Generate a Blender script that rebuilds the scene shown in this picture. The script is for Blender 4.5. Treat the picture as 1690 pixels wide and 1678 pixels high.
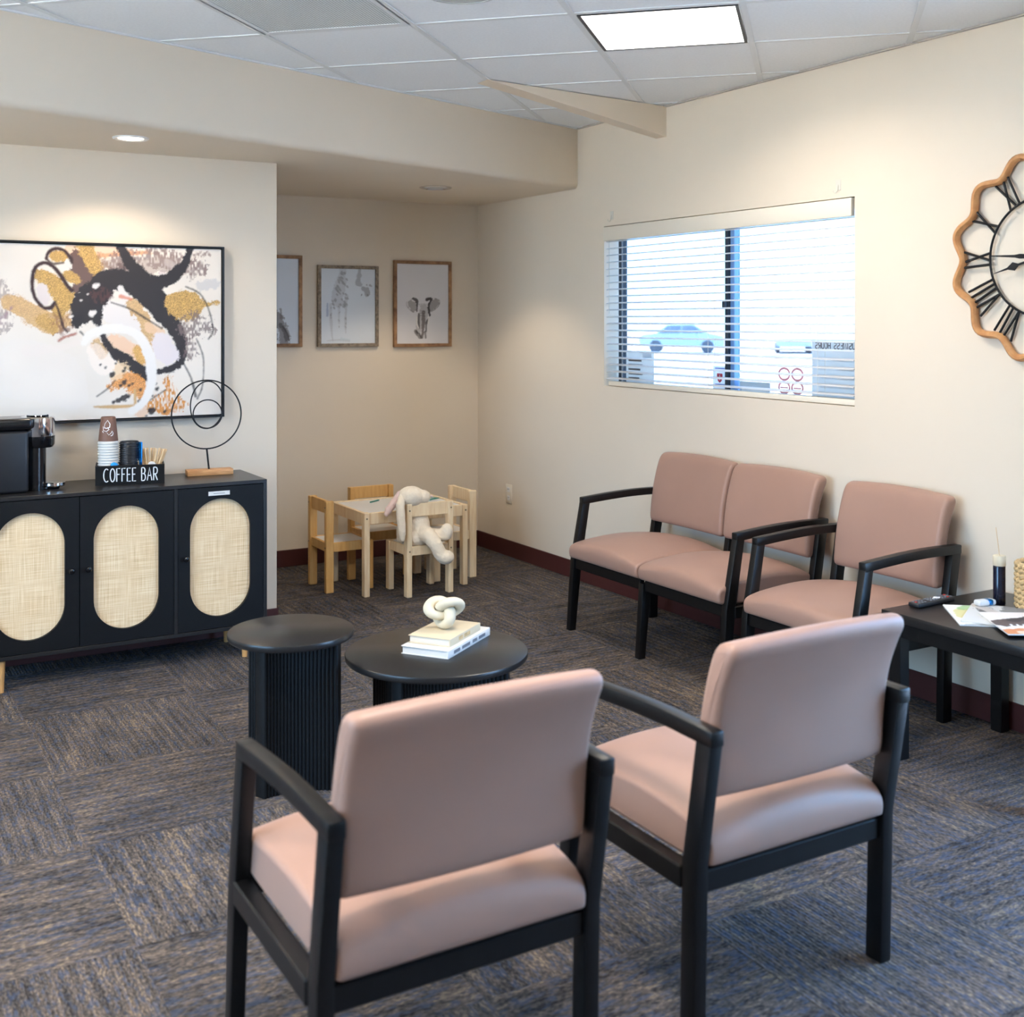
import bpy, bmesh, math, random
import numpy as np
from mathutils import Vector, Matrix, Euler

EXPOSURE = 0.5
SKY = 14.0
SKYC = (0.28, 0.56, 1.0, 1)
SUN = 54.0
LENS = 4.0
TROF = 23.0
SPREAD = 157.0
SPOT = 14.0
ALCOVE_FILL = 22.0
LAMPC = (1.0, 0.90, 0.78)
WALLC = (227, 213, 193)
FABC = (160, 125, 109)
CARP = [(36, 34, 35), (74, 68, 64), (100, 90, 83), (144, 125, 102), (60, 76, 102)]
CAR1, CAR2 = (34.2, 40.5), (39.1, 37.6)
for o in list(bpy.data.objects): bpy.data.objects.remove(o)
S = bpy.context.scene
C = S.collection
PI = math.pi

# ------------------------------------------------------------------ camera
cam = bpy.data.cameras.new('camera'); camo = bpy.data.objects.new('camera', cam); C.objects.link(camo)
cam.sensor_fit = 'HORIZONTAL'; cam.sensor_width = 36.0
cam.lens = 36.0 * 1926.0 / 1690.0
cam.shift_y = -310.0 / 1690.0
camo.location = (-3.729, -6.788, 1.49)
camo.rotation_euler = (PI / 2, 0, -math.radians(30.45))
cam.clip_start = 0.05; cam.clip_end = 200
cam.dof.use_dof = True; cam.dof.focus_distance = 5.0; cam.dof.aperture_fstop = 3.6
S.camera = camo

# ------------------------------------------------------------------ view
S.view_settings.view_transform = 'Standard'
S.view_settings.look = 'None'
S.view_settings.gamma = 1.0
S.view_settings.use_curve_mapping = False
S.view_settings.exposure = EXPOSURE
S.cycles.max_bounces = 8; S.cycles.diffuse_bounces = 4; S.cycles.glossy_bounces = 3; S.cycles.transmission_bounces = 4
S.cycles.caustics_reflective = False; S.cycles.caustics_refractive = False

# ------------------------------------------------------------------ sky: bright overcast
w = bpy.data.worlds.new('sky'); S.world = w; w.use_nodes = True
bg = w.node_tree.nodes['Background']
bg.inputs[0].default_value = SKYC; bg.inputs[1].default_value = SKY

sun = bpy.data.lights.new('sun', 'SUN'); sun.energy = SUN; sun.angle = math.radians(3); sun.color = (1.0, 0.96, 0.9)
suno = bpy.data.objects.new('sun', sun); C.objects.link(suno)
suno.rotation_euler = Vector((0.0, -0.6, -1.0)).to_track_quat('-Z', 'Y').to_euler()      # from behind the building
def area(name, loc, rot, sx, sy, energy, color, portal=False, spread=None):
    l = bpy.data.lights.new(name, 'AREA'); l.shape = 'RECTANGLE'; l.size = sx; l.size_y = sy
    l.energy = energy; l.color = color
    if spread: l.spread = spread
    if portal: l.cycles.is_portal = True
    o = bpy.data.objects.new(name, l); C.objects.link(o); o.location = loc; o.rotation_euler = rot
    return o
# openings that let the daylight in (portals only steer the sampling of the sky)
area('window_portal', (0.16, -2.37, 1.57), (0, PI / 2, 0), 0.88, 1.83, 1, (1, 1, 1), True)
area('entrance_portal', (0.16, -5.9, 1.25), (0, PI / 2, 0), 2.4, 2.0, 1, (1, 1, 1), True)
area('side_window_portal', (-6.76, -4.4, 1.5), (0, -PI / 2, 0), 2.0, 3.2, 1, (1, 1, 1), True)

# ------------------------------------------------------------------ materials
def lin(c):
    c = c / 255.0
    return c / 12.92 if c <= 0.04045 else ((c + 0.055) / 1.055) ** 2.4
def rgb(*c): return (lin(c[0]), lin(c[1]), lin(c[2]), 1.0)

def node(nt, t, **kw):
    n = nt.nodes.new(t)
    for k, v in kw.items():
        if k.startswith('i_'):
            key = k[2:]
            n.inputs[int(key) if key.isdigit() else key].default_value = v
        else: setattr(n, k, v)
    return n

def base_mat(name):
    m = bpy.data.materials.new(name); m.use_nodes = True
    nt = m.node_tree; b = nt.nodes['Principled BSDF']
    return m, nt, b

def pm(name, col, rough=0.5, metal=0.0, var=0.0, vscale=8.0, stretch=(1, 1, 1), bump=0.0, bscale=200.0, coat=0.0, sheen=0.0, spec=0.5, col2=None, emit=None, estr=0.0):
    m, nt, b = base_mat(name)
    c = rgb(*col)
    b.inputs['Base Color'].default_value = c
    b.inputs['Roughness'].default_value = rough; b.inputs['Metallic'].default_value = metal
    b.inputs['Coat Weight'].default_value = coat; b.inputs['Specular IOR Level'].default_value = spec
    b.inputs['Sheen Weight'].default_value = sheen
    if emit:
        b.inputs['Emission Color'].default_value = rgb(*emit); b.inputs['Emission Strength'].default_value = estr
    tc = node(nt, 'ShaderNodeTexCoord'); mp = node(nt, 'ShaderNodeMapping'); mp.inputs['Scale'].default_value = stretch
    nt.links.new(tc.outputs['Object'], mp.inputs['Vector'])
    if var > 0:
        n = node(nt, 'ShaderNodeTexNoise', i_Scale=vscale, i_Detail=4.0)
        nt.links.new(mp.outputs[0], n.inputs['Vector'])
        mx = node(nt, 'ShaderNodeMix', data_type='RGBA')
        d = rgb(*col2) if col2 else tuple(x * (1 - var) for x in c[:3]) + (1,)
        mx.inputs['A'].default_value = c; mx.inputs['B'].default_value = d
        rp = node(nt, 'ShaderNodeMapRange', i_1=0.35, i_2=0.7)
        nt.links.new(n.outputs['Fac'], rp.inputs[0]); nt.links.new(rp.outputs[0], mx.inputs['Factor'])
        nt.links.new(mx.outputs['Result'], b.inputs['Base Color'])
    if bump > 0:
        n2 = node(nt, 'ShaderNodeTexNoise', i_Scale=bscale, i_Detail=3.0)
        nt.links.new(mp.outputs[0], n2.inputs['Vector'])
        bp = node(nt, 'ShaderNodeBump', i_Strength=bump, i_Distance=0.002)
        nt.links.new(n2.outputs['Fac'], bp.inputs['Height']); nt.links.new(bp.outputs[0], b.inputs['Normal'])
    return m

M = {}
M['wall'] = pm('beige_wall_paint', WALLC, 0.65, var=0.03, vscale=1.5)
M['base'] = pm('maroon_rubber', (74, 34, 32), 0.45)
M['tile'] = pm('ceiling_tile', (243, 246, 248), 0.9, var=0.05, vscale=90)
M['tee'] = pm('ceiling_bar', (226, 229, 230), 0.5)
M['angle'] = pm('angle_trim', (178, 172, 162), 0.5)
M['black'] = pm('black_lacquer_wood', (11, 11, 12), 0.36, spec=0.4, var=0.2, vscale=6, stretch=(6, 6, 1))
M['tabletop'] = pm('black_satin_laminate', (32, 31, 31), 0.3)
M['cab'] = pm('black_matte_board', (9, 9, 10), 0.5, spec=0.3)
M['fabric'] = pm('mauve_vinyl_fabric', FABC, 0.5, var=0.05, vscale=5, sheen=0.08)
M['white'] = pm('white_paint', (236, 234, 230), 0.45)
M['whiteboard'] = pm('white_laminate', (232, 232, 232), 0.3)
M['pine'] = pm('golden_pine', (230, 184, 114), 0.5, var=0.3, vscale=9, stretch=(8, 8, 0.8), col2=(216, 162, 92))
M['pale_pine'] = pm('pale_pine', (242, 220, 184), 0.55, var=0.3, vscale=9, stretch=(8, 8, 0.8), col2=(228, 198, 156))
M['screw'] = pm('steel_screw', (120, 110, 90), 0.35, 0.9)
M['oak'] = pm('oak_wood', (206, 156, 104), 0.5, var=0.3, vscale=14, stretch=(1.5, 10, 10), col2=(176, 122, 74))
M['clockwood'] = pm('light_clock_wood', (200, 148, 96), 0.5, var=0.3, vscale=10, stretch=(3, 3, 3), col2=(176, 118, 68))
M['framewood'] = pm('rustic_frame_wood', (176, 134, 94), 0.65, var=0.6, vscale=22, col2=(112, 78, 52))
M['greywood'] = pm('weathered_frame_wood', (158, 142, 122), 0.7, var=0.7, vscale=60, col2=(108, 94, 80))
M['iron'] = pm('black_iron', (30, 30, 32), 0.45, 0.4)
M['chrome'] = pm('chrome', (226, 226, 228), 0.08, 1.0)
M['gloss'] = pm('black_gloss_plastic', (14, 15, 18), 0.16)
M['plastic'] = pm('black_plastic', (26, 26, 29), 0.4)
M['tanlegs'] = pm('tan_wood_leg', (200, 150, 92), 0.5, var=0.2, vscale=12)
M['cream'] = pm('cream_ceramic', (218, 205, 178), 0.6, var=0.06, vscale=40)
M['paper'] = pm('paper_white', (220, 217, 212), 0.7)
M['pages'] = pm('book_pages', (222, 214, 200), 0.8, var=0.2, vscale=30, stretch=(0.3, 0.3, 20))
M['linen'] = pm('beige_linen_cover', (212, 196, 166), 0.75, bump=0.2, bscale=500)
M['navy'] = pm('navy_glass', (14, 18, 40), 0.12)
M['rope'] = pm('woven_rope', (214, 182, 132), 0.8, var=0.35, vscale=60)
M['plush'] = pm('cream_plush', (244, 228, 204), 0.95, var=0.06, vscale=30, bump=0.9, bscale=160, sheen=0.4)
M['pinkplush'] = pm('pink_plush', (236, 206, 196), 0.95, bump=0.8, bscale=160, sheen=0.3)
M['brown'] = pm('brown_paper_cup', (112, 78, 62), 0.55)
M['cupwhite'] = pm('white_paper_cup', (212, 209, 202), 0.5)
M['stick'] = pm('birch_stick', (226, 192, 146), 0.6, var=0.2, vscale=20)
M['foilblue'] = pm('blue_foil', (30, 120, 190), 0.25, 0.8)
M['blind'] = pm('cream_blind', (232, 222, 204), 0.45)
M['winframe'] = pm('dark_window_frame', (44, 48, 54), 0.4)
M['bluealu'] = pm('blue_grey_aluminium', (130, 168, 214), 0.4, 0.2)
M['grillerim'] = pm('grille_rim', (196, 200, 198), 0.5)
M['troffer'] = pm('black_light_frame', (24, 26, 32), 0.4)
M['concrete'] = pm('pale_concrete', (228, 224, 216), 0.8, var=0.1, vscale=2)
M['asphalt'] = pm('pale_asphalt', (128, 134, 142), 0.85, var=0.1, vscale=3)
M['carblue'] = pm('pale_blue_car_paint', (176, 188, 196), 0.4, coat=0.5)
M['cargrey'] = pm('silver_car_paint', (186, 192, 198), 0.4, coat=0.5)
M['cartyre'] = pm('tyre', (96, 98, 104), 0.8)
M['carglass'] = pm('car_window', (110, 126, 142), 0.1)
M['teal'] = pm('teal_paper', (60, 140, 130), 0.6)
M['green'] = pm('green_card', (60, 140, 84), 0.6)
M['lens'] = pm('light_lens', (250, 250, 250), 0.6, emit=(255, 252, 246), estr=LENS)
M['warmlens'] = pm('warm_lamp', (250, 240, 225), 0.6, emit=(255, 232, 200), estr=7.0)
M['unlit'] = pm('frosted_lamp', (200, 200, 200), 0.3)
M['clear'] = pm('clear_plastic', (222, 216, 202), 0.2, spec=0.4)
M['sign'] = pm('sign_grey', (206, 206, 206), 0.6)
M['signtext'] = pm('sign_lettering', (150, 140, 134), 0.6)
M['signwhite'] = pm('sign_white', (244, 244, 244), 0.6)
M['red'] = pm('red_print', (206, 62, 70), 0.6)
M['pink'] = pm('pink_print', (240, 176, 172), 0.6)
M['bluep'] = pm('blue_print', (120, 130, 200), 0.6)
M['redbutton'] = pm('red_button', (200, 50, 40), 0.5)
M['greybutton'] = pm('grey_button', (120, 122, 128), 0.5)
M['whitebutton'] = pm('white_button', (225, 225, 225), 0.5)

def attr_mat(name, rough=0.7, speck=0.0):
    m, nt, b = base_mat(name)
    a = node(nt, 'ShaderNodeAttribute', attribute_name='Col')
    nt.links.new(a.outputs['Color'], b.inputs['Base Color']); b.inputs['Roughness'].default_value = rough
    return m
M['paintcol'] = attr_mat('painted_canvas', 0.6)

def glass_mat(name, col):
    m = bpy.data.materials.new(name); m.use_nodes = True; nt = m.node_tree
    for n in list(nt.nodes): nt.nodes.remove(n)
    out = node(nt, 'ShaderNodeOutputMaterial'); mx = node(nt, 'ShaderNodeMixShader')
    t = node(nt, 'ShaderNodeBsdfTransparent'); t.inputs[0].default_value = col
    g = node(nt, 'ShaderNodeBsdfGlossy'); g.inputs['Roughness'].default_value = 0.02
    mx.inputs[0].default_value = 0.06
    nt.links.new(t.outputs[0], mx.inputs[1]); nt.links.new(g.outputs[0], mx.inputs[2])
    nt.links.new(mx.outputs[0], out.inputs[0])
    return m
M['glass'] = glass_mat('clear_glass', (0.93, 0.96, 0.97, 1)); M['warmglass'] = glass_mat('daylight_warming_glass', (0.98, 0.93, 0.87, 1)); M['dimglass'] = glass_mat('daylight_dimming_glass', (0.50, 0.50, 0.50, 1))  # bronze and grey tints added to warm and dim the incoming daylight

def translucent(name, col, k, rough=0.5):
    m, nt, b = base_mat(name); c = rgb(*col)
    b.inputs['Base Color'].default_value = c; b.inputs['Roughness'].default_value = rough
    out = nt.nodes['Material Output']; tr = node(nt, 'ShaderNodeBsdfTranslucent'); tr.inputs[0].default_value = c
    mx = node(nt, 'ShaderNodeMixShader'); mx.inputs[0].default_value = k
    nt.links.new(b.outputs[0], mx.inputs[1]); nt.links.new(tr.outputs[0], mx.inputs[2]); nt.links.new(mx.outputs[0], out.inputs[0])
    return m
M['slat'] = translucent('white_slat', (226, 226, 226), 0.10)
M['sign'] = translucent('sign_paper', (232, 227, 220), 0.55); M['signwhite'] = translucent('white_sign_paper', (244, 244, 244), 0.45)
M['signtext'] = translucent('sign_lettering', (140, 124, 116), 0.3); M['red'] = translucent('red_print', (206, 62, 70), 0.15)
M['pink'] = translucent('pink_print', (240, 170, 166), 0.3); M['bluep'] = translucent('blue_print', (120, 130, 205), 0.2)

def rattan():
    m, nt, b = base_mat('rattan_weave')
    tc = node(nt, 'ShaderNodeTexCoord')
    def layer(axis, other):
        mp = node(nt, 'ShaderNodeMapping'); sc = [0, 0, 0]; sc[axis] = 330.0; sc[other] = 7.0; mp.inputs['Scale'].default_value = sc
        nt.links.new(tc.outputs['Object'], mp.inputs['Vector'])
        n = node(nt, 'ShaderNodeTexNoise', i_Scale=1.0, i_Detail=2.0); nt.links.new(mp.outputs[0], n.inputs['Vector'])
        return n
    a = layer(0, 2); c = layer(2, 0)
    big = node(nt, 'ShaderNodeTexNoise', i_Scale=9.0, i_Detail=2.0); nt.links.new(tc.outputs['Object'], big.inputs['Vector'])
    ad = node(nt, 'ShaderNodeMath', operation='ADD'); nt.links.new(a.outputs['Fac'], ad.inputs[0]); nt.links.new(c.outputs['Fac'], ad.inputs[1])
    ad2 = node(nt, 'ShaderNodeMath', operation='MULTIPLY_ADD'); ad2.inputs[1].default_value = 0.25
    nt.links.new(big.outputs['Fac'], ad2.inputs[0]); nt.links.new(ad.outputs[0], ad2.inputs[2])
    r = node(nt, 'ShaderNodeValToRGB'); e = r.color_ramp.elements
    e[0].position = 0.78; e[0].color = rgb(204, 170, 126); e[1].position = 1.3; e[1].color = rgb(240, 218, 182)
    e2 = r.color_ramp.elements.new(0.98); e2.color = rgb(226, 196, 154)
    mr = node(nt, 'ShaderNodeMapRange', i_1=0.7, i_2=1.5); nt.links.new(ad2.outputs[0], mr.inputs[0])
    e[0].position = 0.15
    for el in r.color_ramp.elements: pass
    r.color_ramp.elements[0].position = 0.12; r.color_ramp.elements[1].position = 0.5; r.color_ramp.elements[2].position = 0.9
    nt.links.new(mr.outputs[0], r.inputs[0]); nt.links.new(r.outputs[0], b.inputs['Base Color'])
    b.inputs['Roughness'].default_value = 0.7
    bp = node(nt, 'ShaderNodeBump', i_Strength=0.4, i_Distance=0.001); nt.links.new(ad.outputs[0], bp.inputs['Height']); nt.links.new(bp.outputs[0], b.inputs['Normal'])
    return m
M['rattan'] = rattan()

def carpet():
    m, nt, b = base_mat('carpet_loop_pile')
    tc = node(nt, 'ShaderNodeTexCoord'); oi = node(nt, 'ShaderNodeObjectInfo')
    off = node(nt, 'ShaderNodeVectorMath', operation='ADD')
    sc = node(nt, 'ShaderNodeMath', operation='MULTIPLY', i_1=37.0); nt.links.new(oi.outputs['Random'], sc.inputs[0])
    nt.links.new(tc.outputs['Object'], off.inputs[0]); nt.links.new(sc.outputs[0], off.inputs[1])
    def nz(scale, detail=2.0):
        mp = node(nt, 'ShaderNodeMapping'); mp.inputs['Scale'].default_value = scale
        nt.links.new(off.outputs[0], mp.inputs['Vector'])
        n = node(nt, 'ShaderNodeTexNoise', i_Scale=1.0, i_Detail=detail); nt.links.new(mp.outputs[0], n.inputs['Vector'])
        return n.outputs['Fac']
    streak = nz((30, 5, 1), 3.0); fleck = nz((210, 75, 1), 2.0); hue = nz((90, 26, 1), 2.0); patch = nz((5, 2.5, 1), 2.0)
    def lincomb(terms):
        prev = None
        for s, k in terms:
            n = node(nt, 'ShaderNodeMath', operation='MULTIPLY_ADD'); nt.links.new(s, n.inputs[0]); n.inputs[1].default_value = k
            if prev is None: n.inputs[2].default_value = 0.0
            else: nt.links.new(prev, n.inputs[2])
            prev = n.outputs[0]
        return prev
    rib = node(nt, 'ShaderNodeTexWave', i_Scale=9.4, i_Distortion=2.6, i_Detail=2.0, bands_direction='X')
    rib.inputs['Detail Scale'].default_value = 9.0; nt.links.new(off.outputs[0], rib.inputs['Vector'])
    v = lincomb([(streak, 0.40), (fleck, 0.80), (patch, 0.25), (rib.outputs['Fac'], 0.09)])
    mr = node(nt, 'ShaderNodeMapRange', i_1=0.50, i_2=1.03); nt.links.new(v, mr.inputs[0])
    r = node(nt, 'ShaderNodeValToRGB'); e = r.color_ramp.elements
    e[0].position = 0.1; e[0].color = rgb(*CARP[0]); e[1].position = 0.92; e[1].color = rgb(*CARP[3])
    a = e.new(0.4); a.color = rgb(*CARP[1]); a = e.new(0.66); a.color = rgb(*CARP[2])
    nt.links.new(mr.outputs[0], r.inputs[0])
    # yarn hue: blue against tan
    mr2 = node(nt, 'ShaderNodeMapRange', i_1=0.5, i_2=0.62); nt.links.new(hue, mr2.inputs[0])
    mx = node(nt, 'ShaderNodeMix', data_type='RGBA', blend_type='MIX'); mx.inputs['B'].default_value = rgb(*CARP[4])
    k = node(nt, 'ShaderNodeMath', operation='MULTIPLY', i_1=0.5); nt.links.new(mr2.outputs[0], k.inputs[0])
    nt.links.new(k.outputs[0], mx.inputs['Factor']); nt.links.new(r.outputs[0], mx.inputs['A'])
    nt.links.new(mx.outputs['Result'], b.inputs['Base Color'])
    b.inputs['Roughness'].default_value = 0.95; b.inputs['Specular IOR Level'].default_value = 0.15
    wv = node(nt, 'ShaderNodeTexWave', i_Scale=26.0, i_Distortion=1.2, i_Detail=1.0, bands_direction='X')
    wv.inputs['Detail Scale'].default_value = 6.0
    nt.links.new(off.outputs[0], wv.inputs['Vector'])
    hsum = lincomb([(wv.outputs['Fac'], 0.4), (fleck, 1.2)])
    bp = node(nt, 'ShaderNodeBump', i_Strength=0.7, i_Distance=0.006); nt.links.new(hsum, bp.inputs['Height']); nt.links.new(bp.outputs[0], b.inputs['Normal'])
    return m
M['carpet'] = carpet()

def perforated():
    m, nt, b = base_mat('perforated_metal')
    tc = node(nt, 'ShaderNodeTexCoord'); mp = node(nt, 'ShaderNodeMapping'); mp.inputs['Scale'].default_value = (90, 90, 0)
    nt.links.new(tc.outputs['Object'], mp.inputs['Vector'])
    v = node(nt, 'ShaderNodeTexVoronoi', i_Scale=1.0, i_Randomness=0.0); nt.links.new(mp.outputs[0], v.inputs['Vector'])
    mr = node(nt, 'ShaderNodeMapRange', i_1=0.28, i_2=0.36); nt.links.new(v.outputs['Distance'], mr.inputs[0])
    mx = node(nt, 'ShaderNodeMix', data_type='RGBA'); mx.inputs['A'].default_value = rgb(130, 138, 138); mx.inputs['B'].default_value = rgb(228, 233, 232)
    nt.links.new(mr.outputs[0], mx.inputs['Factor']); nt.links.new(mx.outputs['Result'], b.inputs['Base Color']); b.inputs['Roughness'].default_value = 0.6
    return m
M['perf'] = perforated()

# ------------------------------------------------------------------ mesh helpers
class MB:
    def __init__(s): s.v = []; s.f = []
    def add(s, verts, faces, mat=None):
        k = len(s.v)
        for p in verts:
            p = Vector(p)
            if mat is not None: p = mat @ p
            s.v.append(tuple(p))
        for f in faces: s.f.append([i + k for i in f])
        return s
    def box(s, c, d, bev=0.0, seg=2, mat=None):
        bm = bmesh.new(); bmesh.ops.create_cube(bm, size=1.0)
        for v in bm.verts: v.co = Vector((v.co.x * d[0], v.co.y * d[1], v.co.z * d[2]))
        if bev > 0: bmesh.ops.bevel(bm, geom=list(bm.edges), offset=bev, segments=seg, profile=0.5, affect='EDGES')
        bm.verts.index_update()
        s.add([v.co + Vector(c) for v in bm.verts], [[v.index for v in f.verts] for f in bm.faces], mat)
        bm.free(); return s
    def span(s, a, b, bev=0.0, seg=2, mat=None):
        c = [(a[i] + b[i]) / 2 for i in range(3)]; d = [abs(b[i] - a[i]) for i in range(3)]
        return s.box(c, d, bev, seg, mat)
    def tube(s, pts, r, n=8, closed=False, mat=None, flat=None, up=None):
        pts = [Vector(p) for p in pts]; m = len(pts)
        rr = r if isinstance(r, (list, tuple)) else [r] * m
        T = []
        for i in range(m):
            if closed: t = pts[(i + 1) % m] - pts[i - 1]
            else: t = pts[min(i + 1, m - 1)] - pts[max(i - 1, 0)]
            T.append(t.normalized())
        ref = Vector(up) if up else (Vector((0, 0, 1)) if abs(T[0].z) < 0.9 else Vector((1, 0, 0)))
        verts = []; nrm = (ref - T[0] * ref.dot(T[0])).normalized()
        for i in range(m):
            q = Vector(up) if up else nrm
            nrm = (q - T[i] * q.dot(T[i])).normalized(); bi = T[i].cross(nrm)
            fx, fy = flat if flat else (1, 1)
            for k in range(n):
                a = 2 * PI * (k + 0.5) / n
                verts.append(pts[i] + nrm * (math.cos(a) * rr[i] * fx) + bi * (math.sin(a) * rr[i] * fy))
        F = []
        for i in range(m if closed else m - 1):
            j = (i + 1) % m
            for k in range(n):
                l = (k + 1) % n
                F.append([i * n + k, i * n + l, j * n + l, j * n + k])
        if not closed:
            F.append(list(range(n))[::-1]); F.append([(m - 1) * n + k for k in range(n)])
        return s.add(verts, F, mat)
    def lathe(s, prof, n=32, c=(0, 0, 0), mat=None):
        V = []; F = []; m = len(prof)
        for r, z in prof:
            for k in range(n):
                a = 2 * PI * k / n; V.append((c[0] + r * math.cos(a), c[1] + r * math.sin(a), c[2] + z))
        for i in range(m - 1):
            for k in range(n):
                l = (k + 1) % n; F.append([i * n + k, i * n + l, (i + 1) * n + l, (i + 1) * n + k])
        if prof[0][0] > 1e-6: F.append(list(range(n))[::-1])
        if prof[-1][0] > 1e-6: F.append([(m - 1) * n + k for k in range(n)])
        return s.add(V, F, mat)
    def prism(s, poly, z0, z1, mat=None):
        n = len(poly)
        V = [(p[0], p[1], z0) for p in poly] + [(p[0], p[1], z1) for p in poly]
        F = [list(range(n))[::-1], list(range(n, 2 * n))] + [[i, (i + 1) % n, n + (i + 1) % n, n + i] for i in range(n)]
        return s.add(V, F, mat)
    def ell(s, c, r, n=16, m=10, mat=None, rot=None):
        V = []; F = []
        R = Euler(rot).to_matrix() if rot else None
        for i in range(m + 1):
            t = PI * i / m
            for k in range(n):
                a = 2 * PI * k / n
                p = Vector((r[0] * math.sin(t) * math.cos(a), r[1] * math.sin(t) * math.sin(a), r[2] * math.cos(t)))
                if R: p = R @ p
                V.append(p + Vector(c))
        for i in range(m):
            for k in range(n):
                l = (k + 1) % n; F.append([i * n + k, (i + 1) * n + k, (i + 1) * n + l, i * n + l])
        return s.add(V, F, mat)
    def mesh(s, name, m, smooth=35):
        me = bpy.data.meshes.new(name); me.from_pydata(s.v, [], s.f)
        bm = bmesh.new(); bm.from_mesh(me)
        bmesh.ops.remove_doubles(bm, verts=bm.verts, dist=1e-6)
        bmesh.ops.recalc_face_normals(bm, faces=bm.faces); bm.to_mesh(me); bm.free()
        me.materials.append(M[m] if isinstance(m, str) else m)
        if smooth:
            me.shade_smooth(); me.set_sharp_from_angle(angle=math.radians(smooth))
        return me
    def obj(s, name, m, parent=None, smooth=35, label=None, cat=None, group=None, kind=None, loc=None, rot=None):
        o = bpy.data.objects.new(name, s.mesh(name, m, smooth)); C.objects.link(o)
        if parent: o.parent = parent
        if loc: o.location = loc
        if rot: o.rotation_euler = rot
        return tag(o, label, cat, group, kind)

def tag(o, label=None, cat=None, group=None, kind=None):
    if label: o['label'] = label
    if cat: o['category'] = cat
    if group: o['group'] = group
    if kind: o['kind'] = kind
    return o
def thing(name, label, cat, loc=(0, 0, 0), rot=(0, 0, 0), group=None, kind=None):
    o = bpy.data.objects.new(name, None); C.objects.link(o); o.empty_display_size = 0.05
    o.location = loc; o.rotation_euler = rot
    return tag(o, label, cat, group, kind)
def struct(name, mb, m, label=None, parent=None, smooth=35):
    return mb.obj(name, m, parent, smooth, label=label, kind='structure')
def child(name, me, parent, loc=(0, 0, 0), rot=(0, 0, 0)):
    o = bpy.data.objects.new(name, me); C.objects.link(o); o.parent = parent; o.location = loc; o.rotation_euler = rot
    return o
def dup(root, loc, rot=None, label=None):
    r = root.copy(); C.objects.link(r); r.location = loc
    if rot: r.rotation_euler = rot
    if label: r['label'] = label
    for ch in list(root.children):
        c = ch.copy(); C.objects.link(c); c.parent = r
        for g in list(ch.children):
            d = g.copy(); C.objects.link(d); d.parent = c
    return r
WIN_ROT = Matrix(((0, 0, -1), (-1, 0, 0), (0, 1, 0))).to_euler()    # local x -> -Y, y -> up, z -> into the room (-X)
BACK_ROT = (PI / 2, 0, 0)                                            # local x -> +X, y -> up, z -> into the room (-Y)

def clip_poly(poly, planes):
    # keep a*x + b*y <= c
    for a, b, c in planes:
        out = []
        for i in range(len(poly)):
            p, q = poly[i], poly[(i + 1) % len(poly)]
            dp, dq = a * p[0] + b * p[1] - c, a * q[0] + b * q[1] - c
            if dp <= 0: out.append(p)
            if dp * dq < 0:
                t = dp / (dp - dq); out.append((p[0] + t * (q[0] - p[0]), p[1] + t * (q[1] - p[1])))
        poly = out
        if len(poly) < 3: return []
    return poly
def parea(p): return abs(sum(p[i][0] * p[(i + 1) % len(p)][1] - p[(i + 1) % len(p)][0] * p[i][1] for i in range(len(p)))) / 2

# ================================================================== SETTING
ZC, ZS = 2.592, 2.25                 # ceiling and soffit heights
XL, YR = -6.6, -9.0                  # far sides of the room, behind the camera
YW, XA = -1.349, -1.849              # coffee wall plane, alcove side
SO, SK = -1.19, 0.35                 # soffit face: y = SO + SK x
def sof(x): return SO + SK * x
WY0, WY1, WZ0, WZ1 = -3.288, -1.455, 1.128, 2.013   # window opening
DY0, DY1, DZ1 = -6.9, -4.9, 2.45                      # glazed entrance further along the same wall
T = 0.14

m = MB()
m.span((0, WY1, 0), (T, 0.14, ZC + .1)); m.span((0, WY0, 0), (T, WY1, WZ0)); m.span((0, WY0, WZ1), (T, WY1, ZC + .1))
m.span((0, DY1, 0), (T, WY0, ZC + .1)); m.span((0, DY0, DZ1), (T, DY1, ZC + .1)); m.span((0, YR - .14, 0), (T, DY0, ZC + .1))
struct('wall_right', m, 'wall', 'beige painted wall with the blinds window', smooth=None)
struct('wall_back', MB().span((XA, 0, 0), (0, T, ZC + .1)), 'wall', 'beige back wall of the play corner', smooth=None)
struct('wall_coffee', MB().span((XL, YW, 0), (XA, T, ZC + .1), 0.006, 2), 'wall', 'beige wall behind the black cabinet')
LY0, LY1, LZ0, LZ1 = -6.0, -2.8, .5, 2.5        # unseen side window, added and sized for the daylight it lets in
m = MB().span((XL - .14, YR - .14, 0), (XL, LY0, ZC + .1)).span((XL - .14, LY1, 0), (XL, YW, ZC + .1)).span((XL - .14, LY0, 0), (XL, LY1, LZ0)).span((XL - .14, LY0, LZ1), (XL, LY1, ZC + .1))
struct('wall_left', m, 'wall', 'beige side wall outside the picture', smooth=None)
struct('wall_rear', MB().span((XL, YR - .14, 0), (0, YR, ZC + .1)), 'wall', 'beige wall behind the viewer', smooth=None)

# soffit: dropped band with rounded lower edge, skewed across the corner
prof = [(0.0, ZC + .1), (0.0, ZS + 0.03)] + [(0.03 * (1 - math.cos(a)), ZS + 0.03 * (1 - math.sin(a))) for a in [PI / 2 * i / 6 for i in range(1, 7)]]
nd = Vector((-SK, 1, 0)).normalized()
V = []; F = []
ends = [Vector((XL, sof(XL), 0)), Vector((0, sof(0), 0))]
m = MB()
rows = []
for d, z in prof:
    row = []
    for e, xe in ((0, XL), (1, 0.0)):
        yo = sof(xe) + d * math.sqrt(1 + SK * SK)
        row.append(len(V)); V.append((xe, yo, z))
    rows.append(row)
for i in range(len(rows) - 1): F.append([rows[i][0], rows[i][1], rows[i + 1][1], rows[i + 1][0]])
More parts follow.
